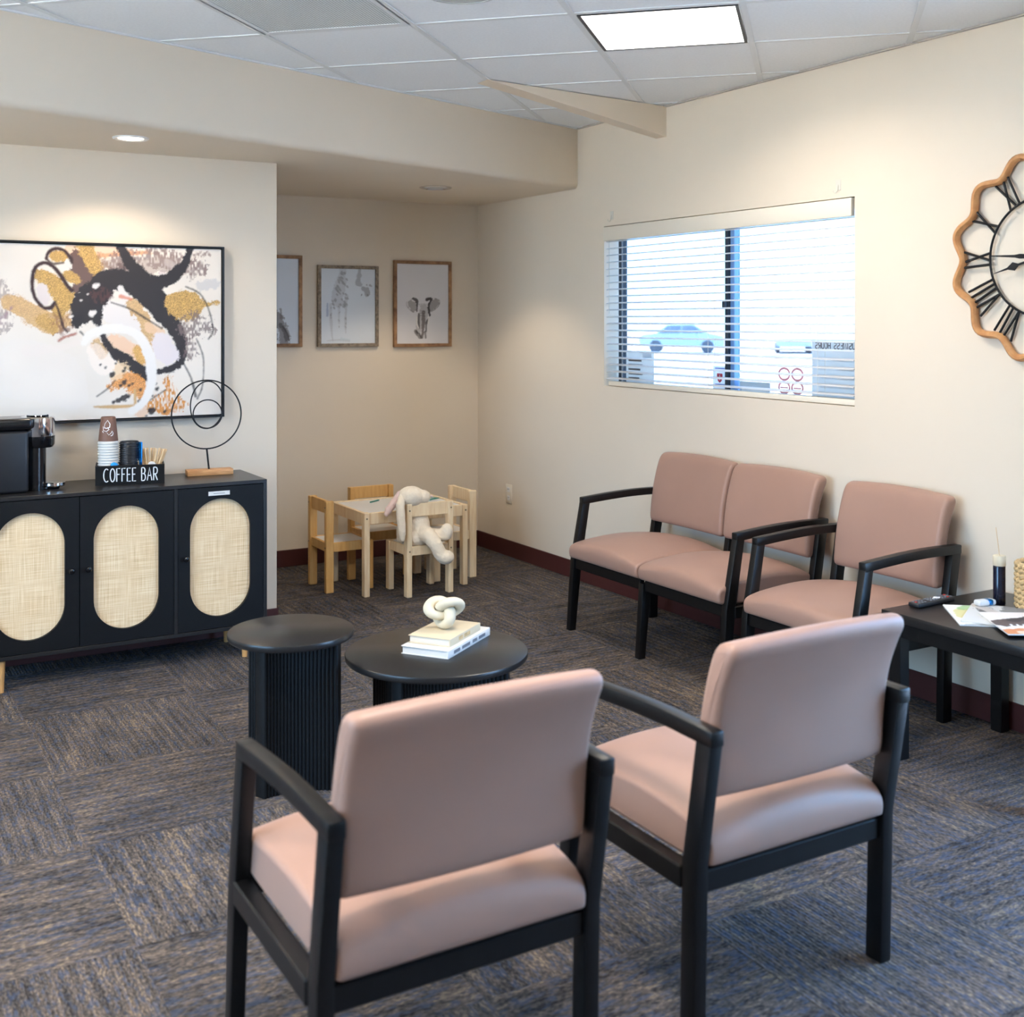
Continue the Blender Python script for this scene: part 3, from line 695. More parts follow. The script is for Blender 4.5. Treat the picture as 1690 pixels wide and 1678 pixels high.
# stroke tables: colour, opacity, roughness, speckle, points (x, y, radius) in metres
PAINT = [
 ((224,216,210),0.35,0.35,0.0,[(-0.296,-0.153,0.1286),(-0.156,-0.193,0.1205),(-0.07,-0.272,0.0643)]),
 ((226,214,206),0.5,0.35,0.0,[(-0.261,-0.079,0.0241),(-0.12,-0.065,0.0161),(-0.048,-0.043,0.0113)]),
 ((120,100,100),0.6,0.9,0.0,[(-0.365,0.174,0.0482),(-0.351,0.093,0.0402),(-0.358,0.026,0.0321)]),
 ((196,160,112),0.95,0.5,0.25,[(-0.33,0.13,0.0321),(-0.254,0.093,0.0442),(-0.17,0.041,0.0482),(-0.106,0.056,0.0362)]),
 ((226,192,164),0.95,0.5,0.0,[(-0.091,0.368,0.0201),(0.033,0.36,0.0321),(0.152,0.36,0.0193),(0.259,0.359,0.008)]),
 ((214,150,108),0.8,0.5,0.0,[(0.033,0.341,0.0113),(0.137,0.351,0.0096),(0.244,0.362,0.008)]),
 ((120,100,100),0.8,1.1,0.0,[(0.077,0.303,0.0362),(0.167,0.313,0.0603),(0.259,0.339,0.0482),(0.376,0.311,0.0442),(0.495,0.309,0.0321)]),
 ((140,118,112),0.85,0.8,0.0,[(0.274,0.371,0.0177),(0.4,0.351,0.0225),(0.52,0.362,0.0129)]),
 ((214,203,200),1,0.5,0.0,[(0.313,0.27,0.0193),(0.325,0.246,0.0145)]),
 ((216,206,202),0.8,0.35,0.0,[(0.337,0.318,0.0161),(0.376,0.295,0.0129)]),
 ((92,66,62),0.95,0.7,0.0,[(-0.048,0.346,0.0225),(-0.033,0.285,0.0498),(0.003,0.225,0.0563),(-0.041,0.201,0.0321)]),
 ((184,148,88),1,0.5,0.55,[(-0.019,0.374,0.0338),(0.014,0.309,0.0362),(0.029,0.268,0.0241)]),
 ((184,148,88),1,0.5,0.5,[(-0.209,0.248,0.0305),(-0.149,0.2,0.0442),(-0.106,0.147,0.0418),(-0.127,0.094,0.0321)]),
 ((184,148,88),1,0.5,0.4,[(-0.091,0.246,0.0241),(-0.055,0.231,0.0161)]),
 ((214,203,200),1,0.5,0.0,[(-0.202,0.191,0.0241),(-0.191,0.15,0.0273)]),
 ((184,148,88),1,0.4,0.4,[(-0.12,0.336,0.0281),(-0.149,0.336,0.0201)]),
 ((120,80,66),0.75,0.9,0.0,[(-0.156,0.026,0.0281),(-0.098,0.018,0.0321),(-0.07,0.041,0.0241)]),
 ((184,148,88),0.9,0.6,0.4,[(-0.198,0.056,0.0321),(-0.156,0.026,0.0289)]),
 ((224,217,212),1,0.5,0.0,[(0.092,0.095,0.0482),(0.137,0.079,0.0603),(0.182,0.025,0.0402)]),
 ((196,160,112),0.95,0.6,0.25,[(0.19,0.119,0.037),(0.236,0.056,0.0321),(0.267,-0.023,0.0273),(0.274,-0.086,0.0241)]),
 ((224,190,156),0.8,0.6,0.0,[(0.259,0.025,0.0241),(0.313,0.001,0.0193)]),
 ((150,128,120),0.55,0.7,0.0,[(0.1,0.312,0.0321),(0.198,0.283,0.0402),(0.29,0.308,0.0402),(0.407,0.295,0.0321)]),
 ((96,74,72),0.7,0.9,0.0,[(0.182,0.321,0.0193),(0.137,0.289,0.0241),(0.092,0.265,0.0241)]),
 ((128,108,104),0.7,0.9,0.0,[(0.439,0.32,0.0241),(0.487,0.297,0.0289),(0.447,0.264,0.0193)]),
 ((134,96,72),0.6,0.8,0.0,[(-0.07,0.086,0.0241),(-0.127,0.041,0.0209),(-0.156,0.071,0.0161)]),
 ((150,116,92),0.7,0.8,0.0,[(0.033,0.348,0.0177),(0.062,0.303,0.0209),(0.055,0.264,0.0161)]),
 ((46,42,44),1,0.35,0.0,[(0.062,0.226,0.0498),(0.137,0.235,0.0498),(0.213,0.205,0.0563),(0.274,0.151,0.0579),(0.321,0.088,0.0498),(0.368,0.024,0.0402),(0.396,-0.039,0.0289),(0.4,-0.119,0.0209),(0.368,-0.162,0.0177),(0.29,-0.182,0.0129)]),
 ((46,42,44),1,0.45,0.0,[(0.048,0.202,0.0579),(-0.011,0.133,0.0595),(-0.044,0.071,0.0402),(-0.055,0.037,0.0193)]),
 ((46,42,44),1,0.4,0.0,[(0.018,0.117,0.0338),(0.029,0.056,0.0209),(0.04,0.029,0.0129)]),
 ((86,56,56),0.7,0.8,0.0,[(0.033,0.171,0.0321),(0.077,0.164,0.0241)]),
 ((46,42,44),1,0.35,0.0,[(0.13,0.382,0.0193),(0.171,0.309,0.0257),(0.228,0.24,0.037)]),
 ((46,42,44),1,0.35,0.0,[(0.447,0.392,0.0177),(0.411,0.307,0.0209),(0.352,0.247,0.0289),(0.282,0.222,0.037)]),
 ((224,217,212),1,0.4,0.0,[(0.022,0.206,0.0121),(0.033,0.211,0.0072)]),
 ((224,217,212),1,0.4,0.0,[(0.008,0.084,0.0129),(0.019,0.089,0.0077)]),
 ((224,217,212),1,0.4,0.0,[(-0.082,0.069,0.008),(-0.075,0.072,0.0048)]),
 ((224,217,212),1,0.4,0.0,[(-0.039,0.142,0.004),(-0.035,0.143,0.0024)]),
 ((224,217,212),1,0.4,0.0,[(-0.011,0.169,0.0032),(-0.008,0.171,0.0019)]),
 ((224,217,212),1,0.5,0.0,[(0.13,0.196,0.0113),(0.152,0.157,0.0161),(0.137,0.18,0.008)]),
 ((206,120,90),0.8,0.6,0.0,[(0.13,0.161,0.0072),(0.175,0.15,0.0064)]),
 ((184,148,88),1,0.5,0.6,[(0.376,0.128,0.0498),(0.415,0.12,0.0707),(0.463,0.12,0.0482),(0.512,0.129,0.0161),(0.577,0.137,0.0064)]),
 ((116,100,98),0.85,1.2,0.0,[(0.431,0.024,0.0482),(0.495,0.04,0.0482),(0.54,-0.0,0.0241)]),
 ((110,92,92),0.8,1.0,0.0,[(0.447,-0.056,0.0241),(0.443,-0.104,0.0273)]),
 ((196,192,190),0.8,0.6,0.0,[(0.491,0.217,0.0225),(0.556,0.226,0.0241)]),
 ((46,42,44),0.8,0.5,0.0,[(0.423,0.208,0.004),(0.487,0.177,0.004),(0.528,0.105,0.004),(0.548,0.008,0.0048),(0.528,-0.032,0.004)]),
 ((46,42,44),0.8,0.5,0.0,[(0.471,-0.032,0.0032),(0.503,-0.121,0.0032),(0.499,-0.249,0.0032),(0.475,-0.309,0.004)]),
 ((46,42,44),0.8,0.5,0.0,[(0.415,-0.151,0.004),(0.447,-0.216,0.004),(0.467,-0.297,0.0064)]),
 ((46,42,44),0.8,0.5,0.0,[(0.092,0.133,0.004),(0.167,0.107,0.0048),(0.251,0.056,0.0048),(0.313,0.017,0.004)]),
 ((222,212,212),1,0.5,0.0,[(0.313,-0.047,0.045),(0.337,-0.102,0.0498)]),
 ((226,192,164),1,0.5,0.0,[(0.092,-0.052,0.0402),(0.152,-0.076,0.0482),(0.205,-0.132,0.037)]),
 ((204,160,96),1,0.5,0.3,[(0.205,-0.077,0.0209),(0.224,-0.132,0.0225)]),
 ((196,160,112),0.9,0.6,0.4,[(0.025,-0.052,0.0225),(0.055,-0.098,0.0241)]),
 ((240,226,214),0.6,0.35,0.0,[(0.018,-0.082,0.0321),(0.062,-0.145,0.0482),(0.092,-0.114,0.0241)]),
 ((46,42,44),1,0.4,0.0,[(0.055,-0.015,0.0113),(0.085,-0.068,0.0177),(0.137,-0.119,0.0273),(0.19,-0.155,0.0273),(0.24,-0.191,0.0273),(0.251,-0.213,0.0113)]),
 ((206,140,74),0.95,0.7,0.5,[(0.1,-0.238,0.0209),(0.152,-0.216,0.0386),(0.205,-0.249,0.0402),(0.221,-0.289,0.0193)]),
 ((224,196,160),0.8,0.7,0.0,[(0.13,-0.161,0.0321),(0.107,-0.2,0.0193)]),
 ((196,160,112),1,0.4,0.0,[(0.018,-0.33,0.004),(0.1,-0.333,0.0072),(0.198,-0.332,0.0072)]),
 ((196,160,112),1,0.4,0.0,[(0.193,-0.26,0.0064),(0.195,-0.327,0.0064)]),
 ((226,192,164),0.8,0.7,0.0,[(0.213,-0.367,0.0241),(0.244,-0.344,0.0241)]),
 ((206,140,74),1,0.9,0.4,[(0.267,-0.333,0.0289),(0.329,-0.312,0.045),(0.392,-0.342,0.0273),(0.313,-0.355,0.0273)]),
 ((206,140,74),1,0.8,0.5,[(0.341,-0.229,0.0193),(0.364,-0.281,0.0225),(0.376,-0.31,0.0241)]),
 ((46,42,44),0.95,0.4,0.0,[(0.092,-0.188,0.0121),(0.099,-0.182,0.0084)]),
 ((46,42,44),0.95,0.4,0.0,[(0.065,-0.157,0.0064),(0.068,-0.154,0.0045)]),
 ((46,42,44),0.95,0.4,0.0,[(0.043,-0.144,0.0048),(0.046,-0.142,0.0034)]),
 ((46,42,44),0.95,0.4,0.0,[(0.143,-0.173,0.008),(0.148,-0.17,0.0056)]),
 ((46,42,44),0.95,0.4,0.0,[(0.149,-0.162,0.0056),(0.152,-0.159,0.0039)]),
 ((46,42,44),0.95,0.4,0.0,[(0.109,-0.139,0.0048),(0.111,-0.137,0.0034)]),
 ((46,42,44),0.95,0.4,0.0,[(0.145,-0.295,0.0161),(0.154,-0.288,0.0113)]),
 ((46,42,44),0.95,0.4,0.0,[(0.122,-0.305,0.0113),(0.128,-0.3,0.0079)]),
 ((46,42,44),0.95,0.4,0.0,[(0.1,-0.312,0.0064),(0.103,-0.309,0.0045)]),
 ((46,42,44),0.95,0.4,0.0,[(0.164,-0.291,0.008),(0.168,-0.287,0.0056)]),
 ((46,42,44),0.95,0.4,0.0,[(0.267,-0.361,0.0145),(0.275,-0.354,0.0101)]),
 ((46,42,44),0.95,0.4,0.0,[(0.259,-0.353,0.008),(0.264,-0.349,0.0056)]),
 ((46,42,44),0.95,0.4,0.0,[(0.29,-0.259,0.0096),(0.295,-0.255,0.0068)]),
 ((46,42,44),0.95,0.4,0.0,[(0.286,-0.236,0.0048),(0.289,-0.233,0.0034)]),
 ((46,42,44),0.95,0.4,0.0,[(0.211,-0.312,0.0072),(0.215,-0.308,0.0051)]),
 ((46,42,44),0.95,0.4,0.0,[(0.244,-0.38,0.0048),(0.246,-0.378,0.0034)]),
 ((46,42,44),0.95,0.4,0.0,[(0.325,-0.363,0.0064),(0.329,-0.36,0.0045)]),
 ((46,42,44),0.95,0.4,0.0,[(0.271,-0.29,0.0048),(0.273,-0.288,0.0034)]),
 ((46,42,44),0.95,0.4,0.0,[(0.146,-0.225,0.0113),(0.152,-0.22,0.0079)]),
 ((46,42,44),0.95,0.4,0.0,[(0.167,-0.24,0.0064),(0.171,-0.237,0.0045)]),
 ((46,42,44),0.95,0.4,0.0,[(0.13,-0.239,0.0072),(0.134,-0.236,0.0051)]),
 ((46,42,44),0.95,0.4,0.0,[(0.182,-0.233,0.0048),(0.185,-0.23,0.0034)]),
 ((46,42,44),0.95,0.4,0.0,[(0.217,-0.261,0.0064),(0.22,-0.258,0.0045)]),
 ((46,42,44),0.8,0.3,0.0,[(0.029,-0.284,0.0032),(0.077,-0.249,0.0032),(0.107,-0.215,0.0024)]),
 ((46,42,44),0.8,0.3,0.0,[(0.259,-0.309,0.0032),(0.329,-0.264,0.0032)]),
 ((46,42,44),0.8,0.3,0.0,[(-0.041,0.003,0.004),(-0.019,-0.021,0.0032)]),
 ((230,225,219),1,0.3,0.0,[(-0.026,-0.043,0.0161),(0.003,-0.009,0.0193),(0.055,0.014,0.0193),(0.107,0.019,0.0193),(0.167,0.008,0.0193),(0.213,-0.024,0.0209),(0.247,-0.077,0.0225),(0.265,-0.148,0.0225),(0.268,-0.219,0.0209),(0.251,-0.282,0.0177),(0.221,-0.328,0.0161),(0.182,-0.354,0.0193)]),
 ((58,38,40),1,0.3,0.0,[(-0.204,0.116,0.0064),(-0.229,0.153,0.008),(-0.24,0.213,0.0088),(-0.23,0.277,0.0088),(-0.195,0.303,0.0072),(-0.156,0.29,0.0072),(-0.12,0.245,0.0088),(-0.095,0.204,0.0096),(-0.077,0.185,0.0096)]),
 ((58,38,40),1,0.3,0.0,[(-0.149,0.132,0.0064),(-0.163,0.11,0.0096),(-0.188,0.107,0.0072),(-0.209,0.12,0.0056)]),
 ((58,38,40),1,0.3,0.0,[(-0.183,0.323,0.0056),(-0.173,0.35,0.0064),(-0.145,0.367,0.0072),(-0.109,0.359,0.0072),(-0.084,0.33,0.008),(-0.077,0.307,0.0064)]),
 ((58,38,40),0.9,0.3,0.0,[(-0.183,0.323,0.0048),(-0.156,0.301,0.0048),(-0.113,0.306,0.0048)]),
 ((58,38,40),0.9,0.4,0.0,[(-0.143,0.124,0.0032),(-0.127,0.079,0.0048),(-0.113,0.026,0.0064),(-0.095,0.003,0.0048)]),
 ((150,70,50),0.8,0.7,0.0,[(-0.131,-0.035,0.0064),(-0.098,-0.016,0.008),(-0.062,-0.005,0.0064)]),
 ((150,120,130),0.7,0.8,0.0,[(-0.365,0.041,0.0096),(-0.344,0.078,0.0064),(-0.323,0.108,0.004)]),
]
ELEPHANT= [((120,112,110),0.4,0.64,0.0,[(-0.034,-0.177,0.0229),(0.0,-0.095,0.0353),(0.006,-0.034,0.0353)]),((120,112,110),0.63,0.64,0.0,[(-0.09,0.006,0.0194),(-0.067,-0.02,0.0265),(-0.045,-0.035,0.0159)]),((120,112,110),0.69,0.64,0.0,[(0.097,0.012,0.0212),(0.074,-0.008,0.0265),(0.051,-0.034,0.0159)]),((70,64,64),0.92,0.64,0.0,[(-0.067,0.031,0.0088),(-0.045,0.021,0.0106),(-0.039,-0.014,0.0062),(-0.045,-0.05,0.0053)]),((70,64,64),1,0.64,0.0,[(0.028,0.027,0.0106),(0.063,0.032,0.0071),(0.042,-0.014,0.0088),(0.051,-0.075,0.0062)]),((70,64,64),0.46,0.32,0.0,[(-0.115,0.011,0.0026),(-0.112,-0.015,0.0026),(-0.09,-0.04,0.0026),(-0.067,-0.055,0.0026)]),((70,64,64),0.46,0.32,0.0,[(0.085,0.036,0.0026),(0.12,0.023,0.0026),(0.114,-0.013,0.0026),(0.074,-0.044,0.0026)]),((70,64,64),0.8,0.48,0.0,[(-0.028,-0.065,0.0053),(-0.03,-0.116,0.0071),(-0.026,-0.156,0.0071)]),((70,64,64),0.8,0.48,0.0,[(0.04,-0.095,0.0053),(0.026,-0.126,0.0071),(0.023,-0.177,0.0053)]),((120,112,110),0.92,0.48,0.0,[(0.004,-0.055,0.0123),(0.004,-0.116,0.0123),(0.0,-0.177,0.0106),(-0.005,-0.218,0.0088)]),((70,64,64),0.69,0.4,0.0,[(-0.017,-0.06,0.0018),(0.017,-0.063,0.0018)]),((70,64,64),0.69,0.4,0.0,[(-0.019,-0.075,0.0018),(0.019,-0.078,0.0018)]),((70,64,64),0.69,0.4,0.0,[(-0.017,-0.045,0.0018),(0.017,-0.047,0.0018)]),((236,232,228),1,0.16,0.0,[(-0.042,-0.085,0.0044),(-0.042,-0.126,0.0044),(-0.03,-0.156,0.0035)]),((236,232,228),1,0.16,0.0,[(0.042,-0.085,0.0035),(0.04,-0.126,0.0035)]),((120,112,110),0.8,0.64,0.0,[(-0.051,-0.177,0.0106),(-0.022,-0.212,0.0123)]),((70,64,64),0.8,0.64,0.0,[(-0.045,-0.177,0.0071),(-0.034,-0.187,0.0053)]),((70,64,64),0.69,0.64,0.0,[(0.017,-0.177,0.0071),(0.021,-0.218,0.0071)]),((70,64,64),0.69,0.56,0.0,[(-0.022,-0.192,0.0071),(-0.011,-0.218,0.0071)])]
GIRAFFE= [((190,192,196),0.57,0.4,0.0,[(-0.035,0.221,0.0212),(-0.051,0.138,0.037),(-0.071,0.059,0.0406),(-0.066,0.03,0.0353)]),((190,192,196),0.57,0.4,0.0,[(-0.118,0.01,0.0106),(-0.113,-0.117,0.0079),(-0.103,-0.215,0.0053)]),((190,192,196),0.46,0.4,0.0,[(-0.061,0.01,0.0071),(-0.061,-0.107,0.0053)]),((190,192,196),0.57,0.4,0.0,[(-0.014,0.06,0.0141),(-0.017,-0.039,0.0079),(-0.017,-0.166,0.0053)]),((150,165,190),0.69,0.48,0.0,[(-0.137,0.014,0.0062),(-0.139,-0.059,0.0079)]),((160,162,166),0.69,0.48,0.0,[(0.076,0.224,0.0123),(0.071,0.179,0.0123),(0.065,0.149,0.0176),(0.081,0.135,0.0123)]),((160,162,166),0.8,0.48,0.0,[(0.103,0.11,0.0141),(0.126,0.101,0.0194),(0.129,0.076,0.0141)]),((160,162,166),0.8,0.4,0.0,[(0.146,0.131,0.0071),(0.156,0.126,0.0044)]),((110,110,112),0.8,0.4,0.0,[(0.124,0.135,0.0035),(0.126,0.13,0.0026)]),((110,110,112),0.8,0.4,0.0,[(0.09,0.073,0.0035),(0.088,0.067,0.0026)]),((110,110,112),0.69,0.4,0.0,[(0.131,0.069,0.0044),(0.128,0.073,0.0026)]),((190,192,196),0.57,0.56,0.0,[(-0.139,-0.214,0.0044),(-0.066,-0.21,0.0053),(0.007,-0.216,0.0053)]),((200,214,220),0.57,0.56,0.0,[(-0.045,-0.205,0.0088),(0.007,-0.211,0.0071)]),((160,162,166),0.75,0.32,0.0,[(-0.066,0.162,0.0062),(-0.061,0.157,0.0053)]),((160,162,166),0.75,0.32,0.0,[(-0.073,0.126,0.0062),(-0.068,0.121,0.0053)]),((160,162,166),0.75,0.32,0.0,[(-0.04,0.201,0.0062),(-0.034,0.195,0.0053)]),((160,162,166),0.75,0.32,0.0,[(-0.03,0.009,0.0062),(-0.025,0.003,0.0053)]),((160,162,166),0.75,0.32,0.0,[(-0.086,0.043,0.0062),(-0.081,0.037,0.0053)]),((160,162,166),0.75,0.32,0.0,[(-0.071,0.095,0.0062),(-0.066,0.089,0.0053)]),((160,162,166),0.75,0.32,0.0,[(-0.061,0.177,0.0062),(-0.056,0.171,0.0053)]),((160,162,166),0.75,0.32,0.0,[(-0.012,0.168,0.0062),(-0.007,0.162,0.0053)]),((160,162,166),0.75,0.32,0.0,[(-0.027,0.029,0.0062),(-0.021,0.024,0.0053)]),((160,162,166),0.75,0.32,0.0,[(-0.09,0.035,0.0062),(-0.085,0.029,0.0053)]),((160,162,166),0.75,0.32,0.0,[(-0.033,0.146,0.0062),(-0.028,0.141,0.0053)]),((160,162,166),0.75,0.32,0.0,[(-0.019,0.051,0.0062),(-0.013,0.045,0.0053)]),((160,162,166),0.75,0.32,0.0,[(-0.103,0.017,0.0062),(-0.098,0.011,0.0053)]),((160,162,166),0.75,0.32,0.0,[(-0.034,0.08,0.0062),(-0.029,0.074,0.0053)]),((160,162,166),0.75,0.32,0.0,[(-0.078,0.102,0.0062),(-0.073,0.096,0.0053)]),((160,162,166),0.75,0.32,0.0,[(-0.084,0.109,0.0062),(-0.079,0.103,0.0053)]),((160,162,166),0.75,0.32,0.0,[(-0.024,0.006,0.0062),(-0.019,-0.0,0.0053)]),((160,162,166),0.75,0.32,0.0,[(-0.069,0.092,0.0062),(-0.064,0.086,0.0053)]),((160,162,166),0.75,0.32,0.0,[(-0.054,0.011,0.0062),(-0.049,0.005,0.0053)]),((160,162,166),0.75,0.32,0.0,[(-0.024,0.017,0.0062),(-0.019,0.011,0.0053)]),((160,162,166),0.75,0.32,0.0,[(-0.057,0.101,0.0062),(-0.051,0.095,0.0053)]),((160,162,166),0.75,0.32,0.0,[(-0.059,0.081,0.0062),(-0.053,0.075,0.0053)]),((160,162,166),0.75,0.32,0.0,[(-0.049,0.18,0.0062),(-0.044,0.174,0.0053)]),((160,162,166),0.75,0.32,0.0,[(-0.106,0.032,0.0062),(-0.101,0.027,0.0053)]),((160,162,166),0.75,0.32,0.0,[(-0.028,0.206,0.0062),(-0.023,0.2,0.0053)]),((160,162,166),0.75,0.32,0.0,[(-0.039,0.153,0.0062),(-0.034,0.147,0.0053)]),((160,162,166),0.75,0.32,0.0,[(-0.062,0.11,0.0062),(-0.056,0.104,0.0053)]),((160,162,166),0.75,0.32,0.0,[(-0.096,-0.009,0.0062),(-0.091,-0.015,0.0053)]),((160,162,166),0.75,0.32,0.0,[(-0.07,0.123,0.0062),(-0.065,0.117,0.0053)]),((160,162,166),0.75,0.32,0.0,[(-0.076,0.073,0.0062),(-0.071,0.067,0.0053)]),((160,162,166),0.75,0.32,0.0,[(-0.025,0.136,0.0062),(-0.02,0.13,0.0053)]),((160,162,166),0.75,0.32,0.0,[(-0.039,0.144,0.0062),(-0.033,0.138,0.0053)]),((160,162,166),0.75,0.32,0.0,[(-0.103,0.012,0.0062),(-0.097,0.006,0.0053)]),((160,162,166),0.75,0.32,0.0,[(-0.048,0.202,0.0062),(-0.043,0.196,0.0053)]),((160,162,166),0.75,0.32,0.0,[(-0.045,0.044,0.0062),(-0.039,0.038,0.0053)]),((160,162,166),0.75,0.32,0.0,[(-0.051,0.162,0.0062),(-0.046,0.157,0.0053)]),((160,162,166),0.75,0.32,0.0,[(-0.041,0.176,0.0062),(-0.036,0.17,0.0053)]),((160,162,166),0.75,0.32,0.0,[(-0.025,0.207,0.0062),(-0.02,0.201,0.0053)]),((160,162,166),0.75,0.32,0.0,[(-0.013,0.014,0.0062),(-0.008,0.008,0.0053)]),((160,162,166),0.75,0.32,0.0,[(-0.008,0.051,0.0062),(-0.002,0.045,0.0053)]),((160,162,166),0.75,0.32,0.0,[(-0.043,0.212,0.0062),(-0.037,0.206,0.0053)]),((160,162,166),0.75,0.32,0.0,[(-0.034,-0.002,0.0062),(-0.029,-0.007,0.0053)]),((160,162,166),0.75,0.32,0.0,[(-0.009,0.124,0.0062),(-0.003,0.118,0.0053)]),((160,162,166),0.75,0.32,0.0,[(-0.019,0.076,0.0062),(-0.014,0.071,0.0053)]),((160,162,166),0.75,0.32,0.0,[(-0.064,0.15,0.0062),(-0.059,0.144,0.0053)]),((160,162,166),0.75,0.32,0.0,[(-0.078,0.115,0.0062),(-0.073,0.11,0.0053)]),((160,162,166),0.63,0.32,0.0,[(-0.02,-0.076,0.0035),(-0.016,-0.082,0.0035)]),((160,162,166),0.63,0.32,0.0,[(-0.066,-0.001,0.0035),(-0.061,-0.007,0.0035)]),((160,162,166),0.63,0.32,0.0,[(-0.112,-0.046,0.0035),(-0.115,-0.052,0.0035)]),((160,162,166),0.63,0.32,0.0,[(-0.017,-0.072,0.0035),(-0.016,-0.078,0.0035)]),((160,162,166),0.63,0.32,0.0,[(-0.118,-0.054,0.0035),(-0.115,-0.06,0.0035)]),((160,162,166),0.63,0.32,0.0,[(-0.113,-0.008,0.0035),(-0.115,-0.014,0.0035)]),((160,162,166),0.63,0.32,0.0,[(-0.065,-0.086,0.0035),(-0.061,-0.092,0.0035)]),((160,162,166),0.63,0.32,0.0,[(-0.114,-0.069,0.0035),(-0.115,-0.075,0.0035)]),((160,162,166),0.63,0.32,0.0,[(-0.02,-0.127,0.0035),(-0.016,-0.133,0.0035)]),((160,162,166),0.63,0.32,0.0,[(-0.056,-0.037,0.0035),(-0.061,-0.043,0.0035)]),((160,162,166),0.63,0.32,0.0,[(-0.061,-0.125,0.0035),(-0.061,-0.131,0.0035)]),((160,162,166),0.63,0.32,0.0,[(-0.115,-0.056,0.0035),(-0.115,-0.061,0.0035)]),((160,162,166),0.63,0.32,0.0,[(-0.118,-0.053,0.0035),(-0.115,-0.059,0.0035)]),((160,162,166),0.63,0.32,0.0,[(-0.016,-0.105,0.0035),(-0.016,-0.111,0.0035)])]
LION= [((120,112,110),0.8,0.7,0.0,[(0.026,-0.106,0.0529),(0.07,-0.144,0.0353),(0.09,-0.183,0.03),(0.095,-0.23,0.0353)]),((70,64,64),0.69,0.7,0.0,[(0.07,-0.144,0.0123),(0.095,-0.183,0.0106),(0.105,-0.23,0.0141)]),((120,112,110),0.69,0.7,0.0,[(0.07,-0.049,0.0053),(0.073,-0.106,0.0088)]),((70,64,64),0.57,0.7,0.0,[(-0.013,-0.144,0.0529),(0.016,-0.22,0.0441)]),((70,64,64),0.8,0.48,0.0,[(0.085,-0.154,0.0044),(0.115,-0.202,0.0044),(0.125,-0.24,0.0035)])]
# ================================================================== GUEST CHAIRS
PW = 0.033
def cushion(section, hw, r, crown=None, n=14):
    # section: closed (y, z) loop, lofted across x with rounded ends
    N = len(section); nr = []
    for i in range(N):
        a, b = section[i - 1], section[(i + 1) % N]
        t = Vector((b[0] - a[0], b[1] - a[1])); t.normalize(); nr.append((t.y, -t.x))
    ar = sum(section[i][0] * section[(i + 1) % N][1] - section[(i + 1) % N][0] * section[i][1] for i in range(N))
    sg = 1 if ar > 0 else -1
    # st_ runs from the end face inwards: inset falls from r to 0
    st_ = [(-hw + r - r * math.cos(PI / 2 * k / 5), r - r * math.sin(PI / 2 * k / 5)) for k in range(6)]
    mid = [(-hw + r + (2 * hw - 2 * r) * k / n, 0.0) for k in range(1, n)]
    full = st_ + mid + [(-x, i) for x, i in st_[::-1]]
    V = []; F = []
    for x, ins in full:
        for i, (y, z) in enumerate(section):
            yy = y - sg * nr[i][0] * ins; zz = z - sg * nr[i][1] * ins
            if crown: yy, zz = crown(x / hw, yy, zz)
            V.append((x, yy, zz))
    for a in range(len(full) - 1):
        for i in range(N): F.append([a * N + i, a * N + (i + 1) % N, (a + 1) * N + (i + 1) % N, (a + 1) * N + i])
    for base in (0, (len(full) - 1) * N):
        for i in range(N // 2 - 1): F.append([base + i, base + i + 1, base + N - 2 - i, base + N - 1 - i])
    return MB().add(V, F)

def flat_ends(o):
    for p in o.data.polygons:
        if abs(p.normal.x) > .9995: p.use_smooth = False

def smooth_loop(pts, n=3):
    # closed Chaikin rounding
    for _ in range(n):
        q_ = []
        for i in range(len(pts)):
            a, b = pts[i], pts[(i + 1) % len(pts)]
            q_.append((a[0] * .75 + b[0] * .25, a[1] * .75 + b[1] * .25)); q_.append((a[0] * .25 + b[0] * .75, a[1] * .25 + b[1] * .75))
        pts = q_
    return pts

SEAT_SEC = smooth_loop([(-.032, .340), (-.040, .375), (-.030, .405), (.01, .425), (.12, .440), (.25, .444), (.40, .432), (.475, .420), (.505, .405), (.508, .375), (.500, .348), (.40, .342), (.2, .340)], 2)
BACK_SEC = smooth_loop([(-.022, .487), (-.038, .50), (-.043, .60), (-.056, .69), (-.084, .765), (-.104, .800), (-.098, .824), (-.070, .828), (-.038, .812), (-.012, .74), (.010, .65), (.022, .56), (.026, .505), (.014, .487)], 2)
def seat_crown(u, y, z): return (y, z + .026 * (1 - u * u) * max(0, min(1, (z - .36) / .05)))
def back_crown(u, y, z): return (y - .012 * (1 - u * u) , z + .010 * (1 - u * u) * max(0, min(1, (z - .7) / .1)))

def rear_leg(x):
    V = []
    for z, y in ((0, .0), (.35, -.008), (.648, -.058)):
        hx, hy = PW / 2, .024
        V += [(x - hx, y - hy, z), (x + hx, y - hy, z), (x + hx, y + hy, z), (x - hx, y + hy, z)]
    F = [[0, 3, 2, 1], [8, 9, 10, 11]] + [[a * 4 + k, a * 4 + (k + 1) % 4, a * 4 + 4 + (k + 1) % 4, a * 4 + 4 + k] for a in (0, 1) for k in range(4)]
    return MB().add(V, F)
def front_leg(x, top):
    V = []
    zs = ((0, .487, .017), (.33, .458, .024), (.61, .407, .0205)) if top else ((0, .487, .017), (.33, .458, .024))
    for z, y, hy in zs:
        V += [(x - PW / 2, y - hy, z), (x + PW / 2, y - hy, z), (x + PW / 2, y + hy, z), (x - PW / 2, y + hy, z)]
    n = len(zs)
    F = [[0, 3, 2, 1], [4 * n - 4, 4 * n - 3, 4 * n - 2, 4 * n - 1]] + [[a * 4 + k, a * 4 + (k + 1) % 4, a * 4 + 4 + (k + 1) % 4, a * 4 + 4 + k] for a in range(n - 1) for k in range(4)]
    return MB().add(V, F)
